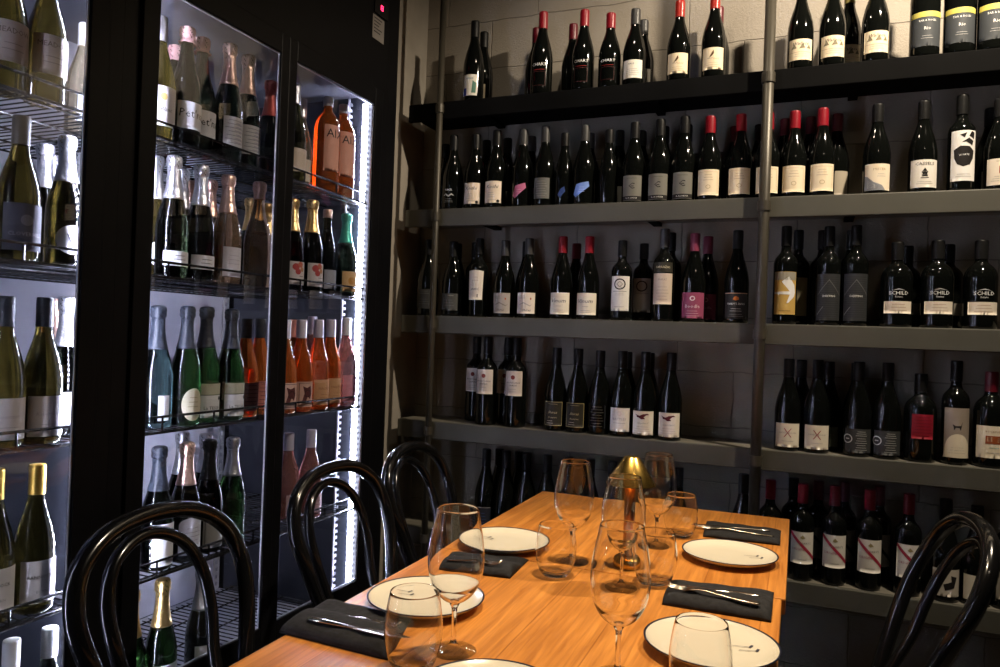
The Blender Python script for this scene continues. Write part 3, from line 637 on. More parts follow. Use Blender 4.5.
L(tc.outputs['Object'], sx.inputs[0]); mu = N('ShaderNodeMath'); mu.operation = 'MULTIPLY'; mu.inputs[1].default_value = 50
fr = N('ShaderNodeMath'); fr.operation = 'FRACT'; gt = N('ShaderNodeMath'); gt.operation = 'GREATER_THAN'; gt.inputs[1].default_value = .45
ms = N('ShaderNodeMath'); ms.operation = 'MULTIPLY_ADD'; ms.inputs[1].default_value = 160.; ms.inputs[2].default_value = 15.
L(sx.outputs[2], mu.inputs[0]); L(mu.outputs[0], fr.inputs[0]); L(fr.outputs[0], gt.inputs[0]); L(gt.outputs[0], ms.inputs[0]); L(ms.outputs[0], e_.inputs[1])
e_.inputs[0].default_value = (.80, .82, 1, 1); L(e_.outputs[0], o_.inputs[0])
FW = 1.1355
def rack_mesh(z, y0, y1):
    bm = bmesh.new()
    n = 44
    for i in range(n+1):
        y = y0+.006+(y1-y0-.012)*i/n; tube(bm, [(-.006, y, z-.0025), (-.56, y, z-.0025)], .0021, 5)
    for x in (-.03, -.18, -.31, -.44, -.55): tube(bm, [(x, y0, z-.0075), (x, y1, z-.0075)], .003, 6)
    tube(bm, [(-.004, y0, z-.004), (-.004, y1, z-.004)], .0045, 8)
    tube(bm, [(-.004, y0, z+.035), (-.004, y1, z+.035)], .0035, 8)
    k = 6
    for i in range(k+1):
        y = y0+.01+(y1-y0-.02)*i/k; tube(bm, [(-.004, y, z-.004), (-.004, y, z+.035)], .0028, 6)
    return bm
def fridge(Y0, label, right):
    t = thing('display_fridge', label, 'fridge', (GX-.045, Y0, 0))
    HT = 2.66
    fx = .035; bx = -.66
    bm = bmesh.new()
    # the two cabinets are joined: no wall between them, only the wide front post
    if right: box(bm, .012, fx, 0, .080, .06, HT); box(bm, bx, fx, FW-.045, FW, .06, HT)
    else: box(bm, bx, fx, 0, .045, .06, HT); box(bm, .012, fx, FW-.080, FW-.0004, .06, HT)
    c0, c1 = (0, FW-.045) if right else (.045, FW-.0004)
    ya, yb = (.002, FW-.052) if right else (.052, FW-.002)
    box(bm, bx, bx+.03, c0, c1, .06, HT); box(bm, bx+.03, fx, c0, c1, 2.10, HT); box(bm, bx+.03, fx, c0, c1, .06, .20)
    mk('cabinet', bm, carc, t)
    bm = bmesh.new(); box(bm, bx+.05, fx-.05, .02, FW-.02, 0, .06); mk('plinth', bm, carc, t)
    bm = bmesh.new(); [box(bm, fx+.0003, fx+.006, .10, FW-.10, .075+i*.02, .085+i*.02) for i in range(5)]; mk('vent_grille', bm, carc, t)
    if not right:
        for z0_, z1_ in ((.24, .585), (.605, .95)): boxm('added_dark_panel', -.575, -.012, FW-.006, FW-.003, z0_, z1_, sidem, t)  # dark sheets added to block the view of the bright back lining
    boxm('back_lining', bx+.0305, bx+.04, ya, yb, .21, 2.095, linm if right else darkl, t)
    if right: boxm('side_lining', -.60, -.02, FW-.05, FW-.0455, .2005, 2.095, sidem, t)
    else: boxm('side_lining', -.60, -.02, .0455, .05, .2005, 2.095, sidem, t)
    boxm('floor_lining', bx+.041, -.005, ya, yb, .2005, .208, linm, t)
    boxm('top_lining', bx+.041, -.005, ya, yb, 2.088, 2.0995, topl, t)
    for y in (.075, FW/2, FW-.075):   # slotted rack uprights at the back
        bm = bmesh.new(); z = .21
        box(bm, bx+.041, bx+.046, y-.014, y-.006, .21, 2.08); box(bm, bx+.041, bx+.046, y+.006, y+.014, .21, 2.08)
        while z < 2.07: box(bm, bx+.041, bx+.046, y-.006, y+.006, z, z+.012); z += .028
        mk('slotted_upright', bm, alum, t)
    for y in ((FW-.056,) if right else ()):
        bm = bmesh.new(); z = .21
        box(bm, -.085, -.079, y-.016, y-.009, .21, 2.08); box(bm, -.085, -.079, y+.009, y+.016, .21, 2.08)
        while z < 2.07: box(bm, -.085, -.079, y-.009, y+.009, z, z+.010); z += .022
        mk('slotted_upright', bm, alum, t)
    for y in ((.056, FW-.056) if right else (.056, FW-.030)):
        boxm('led_strip', -.028, -.012, y-.0045, y+.0045, .26, 2.06, stripm, t)
    for z in RACKZ:
        me = mk('wire_rack', rack_mesh(z, ya, yb), wirem, t)
    # two doors
    for (a, b_) in ((.0925, .5315), (.604, 1.043)):
        bm = bmesh.new(); w = .0365; z0, z1 = .357, 2.041
        box(bm, .0355, .045, a-w-.013*(a < .3), a, z0-.06, z1+.06, .002); box(bm, .0355, .045, b_, b_+w+.013*(b_ > .8), z0-.06, z1+.06, .002)
        box(bm, .0355, .045, a, b_, z1, z1+.06, .002); box(bm, .0355, .045, a, b_, z0-.06, z0, .002)
        d = mk('door', bm, carc, t)
        boxm('glass_pane', .038, .041, a-.0005, b_+.0005, z0-.0005, z1+.0005, pane_m, d)
        bm = bmesh.new()
        for (y0_, y1_, q0, q1) in ((a, a+.003, z0, z1), (b_-.003, b_, z0, z1), (a, b_, z1-.003, z1), (a, b_, z0, z0+.003)): box(bm, .0335, .0375, y0_, y1_, q0, q1)
        mk('glass_trim', bm, alum, d)
    return t
fl = fridge(1.2435-FW, 'black upright display fridge at the left edge, full of white and sparkling wine', False)
frt = fridge(1.2435, 'black two-door display fridge with sparkling and rose wine, ending beside the wall shelves', True)
boxm('side_filler', -.60, .035, FW+.0005, FW+.065, .0, 2.66, carc, frt)
# control display and sticker on the header of the right fridge
P = onX(382, 9, GX-.009)
boxm('control_display', .0353, .039, P.y-1.2435-.05, P.y-1.2435+.04, P.z-.03, P.z+.03, pm((.004, .003, .003), .15), frt)
bm = bmesh.new(); q = P.y-1.2435
for a, c, w, h in ((-.004, .008, .010, .003), (-.004, -.008, .010, .003), (-.004, 0, .010, .003), (-.010, .004, .003, .010), (.002, .004, .003, .010), (.002, -.004, .003, .010), (-.010, -.004, .003, .010)):
    box(bm, .0392, .0398, q+a-w/2, q+a+w/2, P.z+c-h/2, P.z+c+h/2)
mk('red_digit', bm, emit((1, .02, .08), 6), frt)
P = onX(378.5, 29, GX-.009); q = P.y-1.2435
o = boxm('rating_sticker', .0353, .036, q-.038, q+.038, P.z-.042, P.z+.042, pm((.30, .28, .26), .5), frt); o['label'] = 'small silver-grey sticker on the black header'
bm = bmesh.new(); [box(bm, .0361, .0364, q-.030, q+.022-(i % 3)*.01, P.z+.030-i*.012, P.z+.034-i*.012) for i in range(5)]
mk('sticker_print', bm, pm((.05, .04, .04), .5), o)

# ------------------------------------------------------------------ fridge bottles
LB = (.74, .74, .76); PB = (.62, .60, .66)
style('petnat', 'champ', 'deep', 'pinkpaper', (LB, .045, .115, .082), [('t', "Pet'nat", .030, .004, .084, K, .1)], capz=.86, kind='flare')
style('petback', 'champ', 'deep', 'pinkpaper', None, (), capz=.86, kind='flare')
style('yellowc', 'burg', 'amber', 'silver', ((.70, .66, .66), .03, .125, .08), [('c', -.008, .10, .009, (.65, .45, .15)), ('t', 'Blanc', .014, 0, .07, K, .3)])
style('goldf', 'champ', 'deep', 'pinkgold', ((.55, .55, .56), .035, .115, .07), [('f', 0, .105, .06, 7, .010, (.2, .2, .2)), ('f', .01, .098, .03, 6, .010, (.25, .2, .3))])
style('redf', 'champ', 'deep', 'redfoil', None)
style('silvlow', 'champ', 'deep', 'silver', ((.68, .68, .72), .030, .068, .085), [('f', 0, .056, .04, 2, .010, K)])
style('silvplain', 'champ', 'deep', 'silver')
style('pinkplain', 'champ', 'deep', 'pinkgold')
style('goldplain', 'champ', 'deep', 'gold')
style('pgold', 'champ', 'blush', 'pinkgold', ((.56, .55, .60), .02, .105, .066), [('f', 0, .08, .04, 3, .012, (.4, .4, .45))])
style('clearpink', 'champ', 'blush', 'pinkgold', None, (), capz=.83)
style('wlab', 'champ', 'amber', 'silver', ((.85, .84, .82), .028, .098, .072, 'oval'), [('t', 'W', .034, .004, .064, (.2, .2, .25))])
style('icegreen', 'champ', 'ice', 'slate', ((.82, .84, .90), .02, .085, .03), [])
style('ovalg', 'champ', 'green', 'slate', ((.46, .42, .30), .014, .10, .062, 'oval'), [('f', 0, .075, .03, 3, .012, (.25, .2, .12))])
style('tess', 'champ', 'green', 'slate', ((.62, .63, .64), .014, .075, .075), [('t', 'La TESSA', .0125, 0, .040, K), ('c', .026, .066, .006, K), ('l', 0, .092, .075, .03, (.40, .40, .30))])
style('rart', 'burg', 'rose', 'slate', ((.48, .18, .14), .02, .105, .075), [('g', 0, .062, .07, .08, .001, K), ('f', 0, .095, .05, 6, .012, (.15, .05, .05))])
style('bigwhite', 'champ', 'deep', 'slate', (LB, .012, .12, .066), [('t', 'LALLIER', .012, 0, .03, K), ('l', 0, .105, .05, .002, K)])
style('rosecap', 'champ', 'deep', 'pinkgold', ((.55, .55, .58), .02, .12, .075, 'arch'), [('f', 0, .09, .05, 6, .011, (.3, .3, .3))])
style('silvhi', 'champ', 'deep', 'silver', ((.55, .55, .58), .02, .10, .07), [('g', 0, .06, .066, .07, .001, K)])
style('blackf', 'champ', 'deep', 'black', ((.30, .29, .27), .015, .10, .070), [('g', 0, .058, .06, .07, .0012, K)])
style('greenf', 'champ', 'green', 'silver')
style('goldgreen', 'champ', 'green', 'gold', ((.55, .56, .52), .03, .115, .078), [('f', 0, .09, .05, 3, .012, (.3, .3, .3))])
style('whitecap', 'champ', 'deep', 'white', ((.56, .57, .60), .03, .115, .075), [('f', 0, .08, .05, 3, .012, (.3, .3, .3))])
style('clearsil', 'burg', 'clear', 'silver', ((.60, .52, .42), .03, .10, .07))
style('darkyel', 'burg', 'amber', 'silver', ((.60, .50, .40), .03, .10, .07))
style('afront', 'round', 'rose', 'white', ((.72, .36, .26), .07, .225, .060), [('t', 'AIX', .040, .010, .195, K)], capz=.93)
style('redflower', 'champ', 'deep', 'gold', ((.52, .48, .48), .022, .10, .075), [('c', -.012, .082, .012, (.35, .05, .05)), ('c', .004, .09, .010, (.40, .12, .08)), ('c', -.004, .066, .010, (.32, .05, .05)), ('c', .012, .074, .008, (.4, .2, .1)), ('f', .01, .05, .03, 2, .01, K)])
style('crown', 'slim', 'deep', 'pinkgold', ((.30, .31, .36), .02, .085, .06), [], capz=.965)
style('teal', 'champ', 'deep', 'teal', ((.66, .42, .20), .02, .095, .078), [('c', -.004, .06, .014, (.5, .25, .06))])
style('rblack', 'burg', 'rose', 'lilac', ((.62, .40, .32), .016, .098, .074), [('g', 0, .057, .06, .074, .0014, K), ('p', [(-.02, .035), (-.008, .03), (.0, .05), (.01, .04), (.018, .06), (.012, .085), (-.004, .078), (-.018, .084), (-.012, .06)], (.10, .03, .03)), ('o', 0, .06, .012, .002, K)])
style('rorange', 'burg', 'rose', 'lilac', ((.62, .34, .17), .016, .100, .076), [('t', 'MALMO', .0125, 0, .070, (.3, .12, .05)), ('f', 0, .05, .04, 2, .010, (.4, .2, .1))])
style('rback', 'burg', 'rose', 'salmon')
style('rbackw', 'burg', 'pink', 'lilac')
style('rpink', 'burg', 'pink', 'white', ((.72, .32, .40), .016, .105, .074), [('t', 'rose', .014, 0, .06, (.6, .1, .15))])
style('clrpink', 'burg', 'pink', 'lilac', ((.52, .34, .32), .02, .09, .06), [('f', 0, .08, .04, 4, .012, (.3, .1, .1))])
style('meadow', 'burg', 'amber', 'black', ((.64, .56, .50), .055, .135, .088), [('t', 'MEADOW', .015, 0, .115, (.2, .16, .12)), ('f', 0, .09, .05, 2, .012, (.4, .35, .3))])
style('darkg', 'burg', 'amber', 'grey', ((.05, .05, .07), .02, .12, .09), [('t', 'CLOVERHILL', .012, 0, .055, (.2, .2, .23)), ('c', 0, .085, .012, (.12, .12, .14))], scale=1.04)
style('scriptw', 'burg', 'amber', 'slate', ((.64, .60, .60), .016, .098, .088), [('t', 'Koerner', .013, -.004, .062, (.4, .36, .4), .3), ('f', 0, .04, .05, 2, .009, (.4, .38, .4))])
style('baud', 'burg', 'amber', 'yellow', ((.68, .66, .66), .022, .108, .086), [('t', 'BANNOCK', .010, -.004, .075, K), ('t', 'BURN', .009, 0, .045, (.3, .3, .3))])
style('collar', 'burg', 'deep', 'white', ((.76, .76, .80), .03, .11, .07), [('f', 0, .09, .04, 3, .012, K)])
style('clearbl', 'burg', 'clear', 'white', ((.66, .72, .82), .03, .10, .06))

BX = {0: 'top rack', 1: 'second rack', 2: 'third rack', 3: 'fourth rack', 4: 'bottom rack'}
def fbs(items):
    jobs = []
    for it in items:
        sty, xt, yt, g, rk, lab = it[:6]
        X = GX-g; P = onX(xt, yt, X); d = build_style(sty); H = d['H']
        h = min(max(P.z-RACKZ[rk], H*.94), H*1.06)
        nm = 'sparkling_wine_bottle' if STY[sty]['shape'] == 'champ' else 'wine_bottle'
        jobs.append((sty, [X, P.y, d['R']], rk, h, lab, R(it[6] if len(it) > 6 else 78), nm))
    for k in range(5): relax([j[1] for j in jobs if j[2] == k], None, GX-.054, GX-.60)
    for sty, p, rk, h, lab, a, nm in jobs: bottle(sty, p[0], p[1], RACKZ[rk]+.0004, h, lab, rz=a, name=nm)
MD, RD, LD = 'middle door', 'right door', 'left door'
G = .10
fbs([
 ('yellowc', 166, 13, G, 0, 'golden-liquid bottle with a white label, leftmost, top rack, '+MD),
 ('petnat', 187, 26, G-.01, 0, 'pink-paper-topped bottle with handwritten label, left of two, top rack, '+MD),
 ('petback', 176, 43, .26, 0, 'pink-paper-topped bottle behind the left handwritten-label bottle of the fridge top rack'),
 ('petnat', 208, 39, G+.012, 0, 'pink-paper-topped bottle with handwritten label, right of two, top rack, '+MD),
 ('goldf', 228, 41, G-.01, 0, 'gold-foiled dark bottle with a grey label, left of two, top rack, '+MD),
 ('goldf', 249, 52, G+.005, 0, 'gold-foiled dark bottle with a grey label, right of two, top rack, '+MD),
 ('redf', 272, 81, .17, 0, 'red-foiled bottle at the right end of the top rack behind the '+MD),
 ('darkyel', 297, 81, .09, 0, 'bottle with a beige label and long neck, leftmost, top rack, '+RD),
 ('clearsil', 308, 88, .155, 0, 'silver-topped bottle between the leftmost and the round pink bottles, top rack, '+RD),
 ('afront', 327, 97, .10, 0, 'round orange rose bottle with letter A label, left of two on the top rack', 62),
 ('afront', 347, 105, .085, 0, 'round orange rose bottle with letter A label, right of two on the top rack', 62),
 ('wlab', 157, 156, .20, 1, 'pale bottle with a round white label, hidden by the left frame, second rack, '+MD),
 ('silvlow', 175, 156, G, 1, 'silver-foiled bottle with low white label, left of two, second rack, '+MD),
 ('silvplain', 182.5, 169, .21, 1, 'silver-foiled bottle right behind the left low-label bottle of the fridge second rack'),
 ('pinkplain', 191, 181, .31, 1, 'pink-foiled bottle seen between the two silver-foiled bottles of the second rack, '+MD),
 ('silvlow', 202, 165, G, 1, 'silver-foiled bottle with low white label, right of two, second rack, '+MD),
 ('pinkplain', 211, 180, .22, 1, 'pink-foiled bottle right behind the right low-label bottle of the second rack, '+MD),
 ('pgold', 229, 175, G, 1, 'rose-gold-foiled bottle with a tall grey-white label, second rack, '+MD),
 ('clearpink', 260, 182, G, 1, 'clear blush bottle without a label at the right end of the second rack, '+MD),
 ('goldplain', 251, 203, .24, 1, 'gold-foiled bottle left behind the clear blush bottle of the second rack'),
 ('goldplain', 268, 204, .25, 1, 'gold-foiled bottle right behind the clear blush bottle of the second rack'),
 ('redflower', 293.5, 201, G, 1, 'gold-foiled dark bottle with red flower label, left of two, second rack, '+RD),
 ('redflower', 313, 200, G-.005, 1, 'gold-foiled dark bottle with red flower label, right of two, second rack, '+RD),
 ('crown', 328, 210, G, 1, 'slim crown-capped dark bottle, second rack, '+RD),
 ('teal', 348, 215, G-.01, 1, 'teal-foiled bottle with an orange and white label, second rack, '+RD),
 ('icegreen', 164, 306, G+.01, 2, 'pale icy green bottle with a dark foil, leftmost, third rack, '+MD),
 ('ovalg', 186, 306, G-.01, 2, 'green bottle with a slate foil and oval beige label, third rack, '+MD),
 ('tess', 209, 307, G+.01, 2, 'green slate-foiled bottle with pale printed label, left of two on the third rack'),
 ('tess', 231, 309, G-.005, 2, 'green slate-foiled bottle with pale printed label, right of two on the third rack'),
 ('rart', 248.5, 319, .12, 2, 'orange rose bottle, dark red label, left of two, third rack, '+MD),
 ('rart', 262, 319, .13, 2, 'orange rose bottle, dark red label, right of two, third rack, '+MD),
 ('rblack', 287, 320, .09, 2, 'rose bottle with black drawing, left of two, third rack, '+RD),
 ('rback', 294, 320, .20, 2, 'salmon-capped rose bottle behind the drawing-label bottles of the third rack'),
 ('rblack', 303, 320, .085, 2, 'rose bottle with black drawing, right of two, third rack, '+RD),
 ('rbackw', 313, 313, .21, 2, 'pale-capped rose bottle in the back row, left of two, third rack of the '+RD),
 ('rorange', 320, 320, .09, 2, 'rose bottle with a tan orange label, left of two, third rack, '+RD),
 ('rbackw', 332, 313, .20, 2, 'pale-capped rose bottle in the back row, right of two, third rack of the '+RD),
 ('rorange', 335, 320, .10, 2, 'rose bottle with a tan orange label, right of two, third rack, '+RD),
 ('rpink', 347, 312, .085, 2, 'white-capped pink bottle with a pink label at the right end of the third rack'),
 ('bigwhite', 160, 446, G, 3, 'slate-capped bottle with a tall white label, leftmost, fourth rack, '+MD),
 ('silvhi', 183, 432, .20, 3, 'silver-foiled bottle in the back row, behind the rose-gold-foiled one of the fourth rack'),
 ('rosecap', 189, 442, G-.01, 3, 'rose-gold-foiled bottle with an arched pale label, fourth rack, '+MD),
 ('silvhi', 206, 434, .21, 3, 'silver-foiled bottle behind the black-foiled one of the fourth rack'),
 ('blackf', 210.5, 439, G+.005, 3, 'black-foiled bottle with a framed label, fourth rack, '+MD),
 ('greenf', 233.5, 437, G+.01, 3, 'bright green bottle with silver foil, rightmost of the group, fourth rack, '+MD),
 ('clrpink', 291, 433, .14, 3, 'lilac-capped pale pink bottle, left of two, fourth rack, '+RD),
 ('clrpink', 310, 430, .11, 3, 'lilac-capped pale pink bottle, right of two, fourth rack, '+RD),
 ('goldgreen', 156, 580, G, 4, 'gold-foiled green bottle on the bottom rack, right of the pair inside the left chair loop'),
 ('goldgreen', 140, 588, G+.01, 4, 'gold-foiled green bottle on the bottom rack, mostly behind the frame left of its twin'),
 ('whitecap', 203, 565, .10, 4, 'white-foiled bottle standing apart on the bottom rack, right of the gold-foiled ones'),
 # left fridge
 ('meadow', 12, -62, G+.01, 0, 'pale-labelled white wine bottle at the left picture edge, top rack of the '+LD),
 ('meadow', 48, -48, G, 0, 'large white wine bottle with a pale printed label, top rack, '+LD),
 ('clearbl', 86, 25, .26, 0, 'clear bottle further back at the right end of the top rack, '+LD),
 ('darkg', 22, 117, G, 1, 'golden wine bottle with a dark grey label, second rack, '+LD),
 ('silvplain', 46, 144, .25, 1, 'silver-foiled bottle between the dark-labelled and the round-labelled bottles, '+LD),
 ('silvplain', 57, 155, .34, 1, 'silver-foiled bottle deep in the second rack behind the round-labelled one, '+LD),
 ('wlab', 68, 142, .12, 1, 'silver-foiled pale bottle with a round white label and letter W, second rack, '+LD),
 ('silvplain', 79, 154, .28, 1, 'silver-foiled bottle at the far right back of the second rack, '+LD),
 ('scriptw', 13, 297, G, 2, 'white wine bottle with a white script label, left of two, third rack, '+LD),
 ('scriptw', 40, 297, G-.005, 2, 'white wine bottle with a white script label, right of two, third rack, '+LD),
 ('pinkplain', 56, 299, .28, 2, 'rose-gold-foiled bottle in the back of the third rack, left of the white-labelled one, '+LD),
 ('silvhi', 68, 297, .17, 2, 'silver-pink-foiled bottle with a white label, third rack, '+LD),
 ('baud', 5, 461, G+.01, 3, 'gold-capped white wine bottle, left of two, fourth rack, '+LD),
 ('baud', 30, 462, G, 3, 'gold-capped white wine bottle with a white label, right of two, fourth rack, '+LD),
 ('collar', 19, 618, G, 4, 'white-capped dark bottle, bottom rack, '+LD+', left of two'),
 ('collar', 47, 609, G-.01, 4, 'white-capped dark bottle, bottom rack, '+LD+', right of two'),
])

# ------------------------------------------------------------------ tables
TZ = .75
wood = bpy.data.materials.new('oiled_oak'); wood.use_nodes = True
nt = wood.node_tree; b = nt.nodes['Principled BSDF']; N = nt.nodes.new; L = nt.links.new
tc = N('ShaderNodeTexCoord'); mp = N('ShaderNodeMapping'); mp.inputs['Scale'].default_value = (1, .05, 1)
oi = N('ShaderNodeObjectInfo'); L(oi.outputs['Random'], mp.inputs['Location'])
n1 = N('ShaderNodeTexNoise'); n1.inputs['Scale'].default_value = 120; n1.inputs['Detail'].default_value = 7; n1.inputs['Distortion'].default_value = .6
mp2 = N('ShaderNodeMapping'); mp2.inputs['Scale'].default_value = (1, .16, 1)
n2 = N('ShaderNodeTexWave'); n2.inputs['Scale'].default_value = 7; n2.inputs['Distortion'].default_value = 9; n2.inputs['Detail'].default_value = 3; n2.inputs['Detail Scale'].default_value = 1.2
L(tc.outputs['Object'], mp.inputs[0]); L(mp.outputs[0], n1.inputs['Vector']); L(tc.outputs['Object'], mp2.inputs[0]); L(mp2.outputs[0], n2.inputs['Vector'])
rp = N('ShaderNodeValToRGB'); rp.color_ramp.elements[0].color = (.40, .145, .026, 1); rp.color_ramp.elements[1].color = (.66, .275, .056, 1)
rp.color_ramp.elements[0].position = .28; rp.color_ramp.elements[1].position = .68
L(n1.outputs['Fac'], rp.inputs[0])
rp2 = N('ShaderNodeValToRGB'); rp2.color_ramp.elements[0].color = (.72, .66, .6, 1); rp2.color_ramp.elements[1].color = (1, 1, 1, 1); rp2.color_ramp.elements[1].position = .6
L(n2.outputs['Fac'], rp2.inputs[0])
mx = N('ShaderNodeMixRGB'); mx.blend_type = 'MULTIPLY'; mx.inputs[0].default_value = .45; L(rp.outputs[0], mx.inputs[1]); L(rp2.outputs[0], mx.inputs[2])
br = N('ShaderNodeTexBrick'); br.inputs['Scale'].default_value = 1; br.inputs['Brick Width'].default_value = 4; br.inputs['Row Height'].default_value = .12; br.offset = 0
br.inputs['Mortar Size'].default_value = .0012; br.inputs['Color1'].default_value = (1, 1, 1, 1); br.inputs['Color2'].default_value = (.86, .80, .74, 1); br.inputs['Mortar'].default_value = (.55, .45, .36, 1)
mp3 = N('ShaderNodeMapping'); mp3.inputs['Rotation'].default_value = (0, 0, PI/2); mp3.inputs['Location'].default_value = (1, .03, 0)
L(tc.outputs['Object'], mp3.inputs[0]); L(mp3.outputs[0], br.inputs['Vector'])
mx2 = N('ShaderNodeMixRGB'); mx2.blend_type = 'MULTIPLY'; mx2.inputs[0].default_value = .8; L(mx.outputs[0], mx2.inputs[1]); L(br.outputs['Color'], mx2.inputs[2])
L(mx2.outputs[0], b.inputs['Base Color']); b.inputs['Roughness'].default_value = .33; b.inputs['Specular IOR Level'].default_value = .45
bp = N('ShaderNodeBump'); bp.inputs['Strength'].default_value = .12; bp.inputs['Distance'].default_value = .002; L(n1.outputs['Fac'], bp.inputs['Height']); L(bp.outputs[0], b.inputs['Normal'])
tl = pm((.012, .012, .012), .4)
def table(cx, cy, w, ln, label):
    t = thing('dining_table', label, 'table', (cx, cy, 0), R(.95))
    boxm('tabletop', -w/2, w/2, -ln/2, ln/2, TZ-.032, TZ, wood, t, .003)
    bm = bmesh.new(); box(bm, -.03, .03, -ln/2+.1, ln/2-.1, TZ-.06, TZ-.0322); box(bm, -w/2+.1, w/2-.1, -.03, .03, TZ-.0605, TZ-.0325); mk('apron', bm, tl, t)
    bm = bmesh.new(); lathe(bm, [(0, .012), (.032, .012), (.032, TZ-.061), (0, TZ-.061)], 20); mk('pedestal', bm, tl, t)
    bm = bmesh.new(); lathe(bm, [(0, 0), (.165, 0), (.165, .006), (.05, .0118), (0, .0118)], 32); mk('base_plate', bm, tl, t)
table(-.4035, 1.9035, .73, .724, 'far wooden dining table nearest the wall shelves, carrying the brass lamp end')
table(-.3940, 1.082, .724, .912, 'near wooden dining table filling the bottom of the picture')

# ------------------------------------------------------------------ table ware
china = pm((.66, .61, .49), .22, spec=.5, coat=.3); navy = pm((.012, .014, .03), .3)
def plate(px, py, label, side):
    P = onZ(px, py, TZ+.0165); t = thing('plate', label, 'plate', (P.x, P.y, TZ+.0004), 0)
    r = .105
    bm = bmesh.new(); lathe(bm, [(0, .003), (.055, .003), (.058, 0), (.062, 0), (.066, .004), (.092, .0085), (r-.0012, .0165)], 64)
    lathe(bm, [(r-.0012, .0165), (r-.0006, .0178), (r-.0022, .0186), (r-.0042, .0172)], 64, mi=1)
    lathe(bm, [(r-.0042, .0172), (.090, .0122), (.078, .0092), (.05, .0078), (0, .0074)], 64)
    bmesh.ops.remove_doubles(bm, verts=bm.verts[:], dist=1e-6)
    mk('dish', bm, [china, navy], t, True)
    bm = bmesh.new()
    # small printed sprig: two fine strokes ending in tiny blocks
    c = .052*side
    def q(x0, y0, x1, y1, w):
        d = Vector((x1-x0, y1-y0)).normalized(); n = Vector((-d.y, d.x))*w/2
        zf = lambda x, y: .0083+.5*max(0, math.hypot(x, y)-.05)*.11
        vs = [bm.verts.new((x, y, zf(x, y)+.0006)) for x, y in ((x0+n.x, y0+n.y), (x0-n.x, y0-n.y), (x1-n.x, y1-n.y), (x1+n.x, y1+n.y))]
        bm.faces.new(vs)
    q(c-.022, .018, c+.006, .022, .0014); q(c+.004, .020, c+.008, .030, .004); q(c-.010, .004, c+.016, .010, .0014); q(c+.015, .008, c+.018, .018, .004)
    mk('printed_mark', bm, pm((.05, .05, .07), .4), t)
plate(504, 539, 'cream dark-rimmed plate at the far left side of the table', -1)
plate(426, 595.5, 'cream dark-rimmed plate on the left, behind the tumbler in front', -1)
plate(729.5, 552, 'cream dark-rimmed plate at the far right between the two right napkins', 1)
plate(711, 641, 'cream dark-rimmed plate at the near right, behind the tumbler', 1)
plate(489, 694, 'cream dark-rimmed plate cut off by the bottom edge of the picture', -1)

bowl_m = pm((1, 1, 1), 0, trans=1., ior=1.45)
foot_m = thin_glass((.97, .97, .96), (.55, .55, .55), .04, .4)
thick_m = pm((1, .98, .97), 0, trans=1., ior=1.5)
def wine_glass(px, py, label, h=.217):
    P = onZ(px, py, TZ); t = thing('wine_glass', label, 'glass', (P.x, P.y, TZ+.0006)); k = h/.217
    t.scale = (k, k, k)
    bm = bmesh.new(); lathe(bm, [(0, 0), (.035, 0), (.0358, .0008), (.034, .0018), (.022, .0036), (.010, .0068), (.0055, .0125), (0, .0125)], 40); mk('foot', bm, foot_m, t, True)
    bm = bmesh.new(); lathe(bm, [(0, .0127), (.0052, .0127), (.0040, .02), (.0036, .035), (.0037, .055), (.0048, .066), (.008, .0725), (0, .0735)], 24); mk('stem', bm, thick_m, t, True)
    out = smooth_prof([(.0, .0737), (.010, .0745), (.021, .081), (.031, .092), (.0385, .108), (.0425, .126), (.0432, .143), (.0418, .162), (.0385, .182), (.0345, .202), (.0315, .217)], 3)
    inn = [(max(r-.0009, 0), z+(.0025 if z < .1 else 0)) for r, z in reversed(out)]
    bm = bmesh.new(); lathe(bm, out+[(.03142, .21728), (.03125, .21745), (.03105, .2175), (.03085, .21745), (.03068, .21728)]+[(inn[0][0], .217)]+inn[1:], 48); mk('bowl', bm, bowl_m, t, True)
def tumbler(px, py, label, kz=1.):
    P = onZ(px, py, TZ); t = thing('tumbler', label, 'glass', (P.x, P.y, TZ+.0006)); t.scale = (1, 1, kz)
    out = smooth_prof([(0, 0), (.021, .0), (.027, .002), (.0335, .012), (.0395, .03), (.042, .048), (.0415, .066), (.0385, .086), (.035, .103)], 3)
    inn = [(max(r-.0010, 0), z) for r, z in reversed(out) if z > .010]
    bm = bmesh.new(); lathe(bm, out+[(.0349, .1033), (.0347, .10348), (.0345, .10353), (.0343, .10348), (.0341, .1033)]+inn+[(.020, .0088), (0, .0078)], 48); mk('bowl', bm, bowl_m, t, True)
wine_glass(453, 651, 'wine glass at the left, in front of the left plates')
wine_glass(572, 562, 'wine glass at the far left near the table corner, left of the lamp')
wine_glass(656, 546, 'wine glass farthest away, just right of the brass lamp shade')
wine_glass(621, 588, 'wine glass directly in front of the brass lamp')
wine_glass(617, 677, 'largest-looking wine glass at the bottom centre of the table')
tumbler(412, 669, 'tumbler at the lower left, in front of the left plate', 1.08)
tumbler(555, 575, 'tumbler at the middle left, beside the far left plate')
tumbler(655, 583, 'tumbler right of the lamp base, half behind the front wine glass')
tumbler(680, 536, 'tumbler at the far right of the glasses, near the far cutlery')
tumbler(699, 698, 'tumbler at the bottom right, in front of the near right plate')

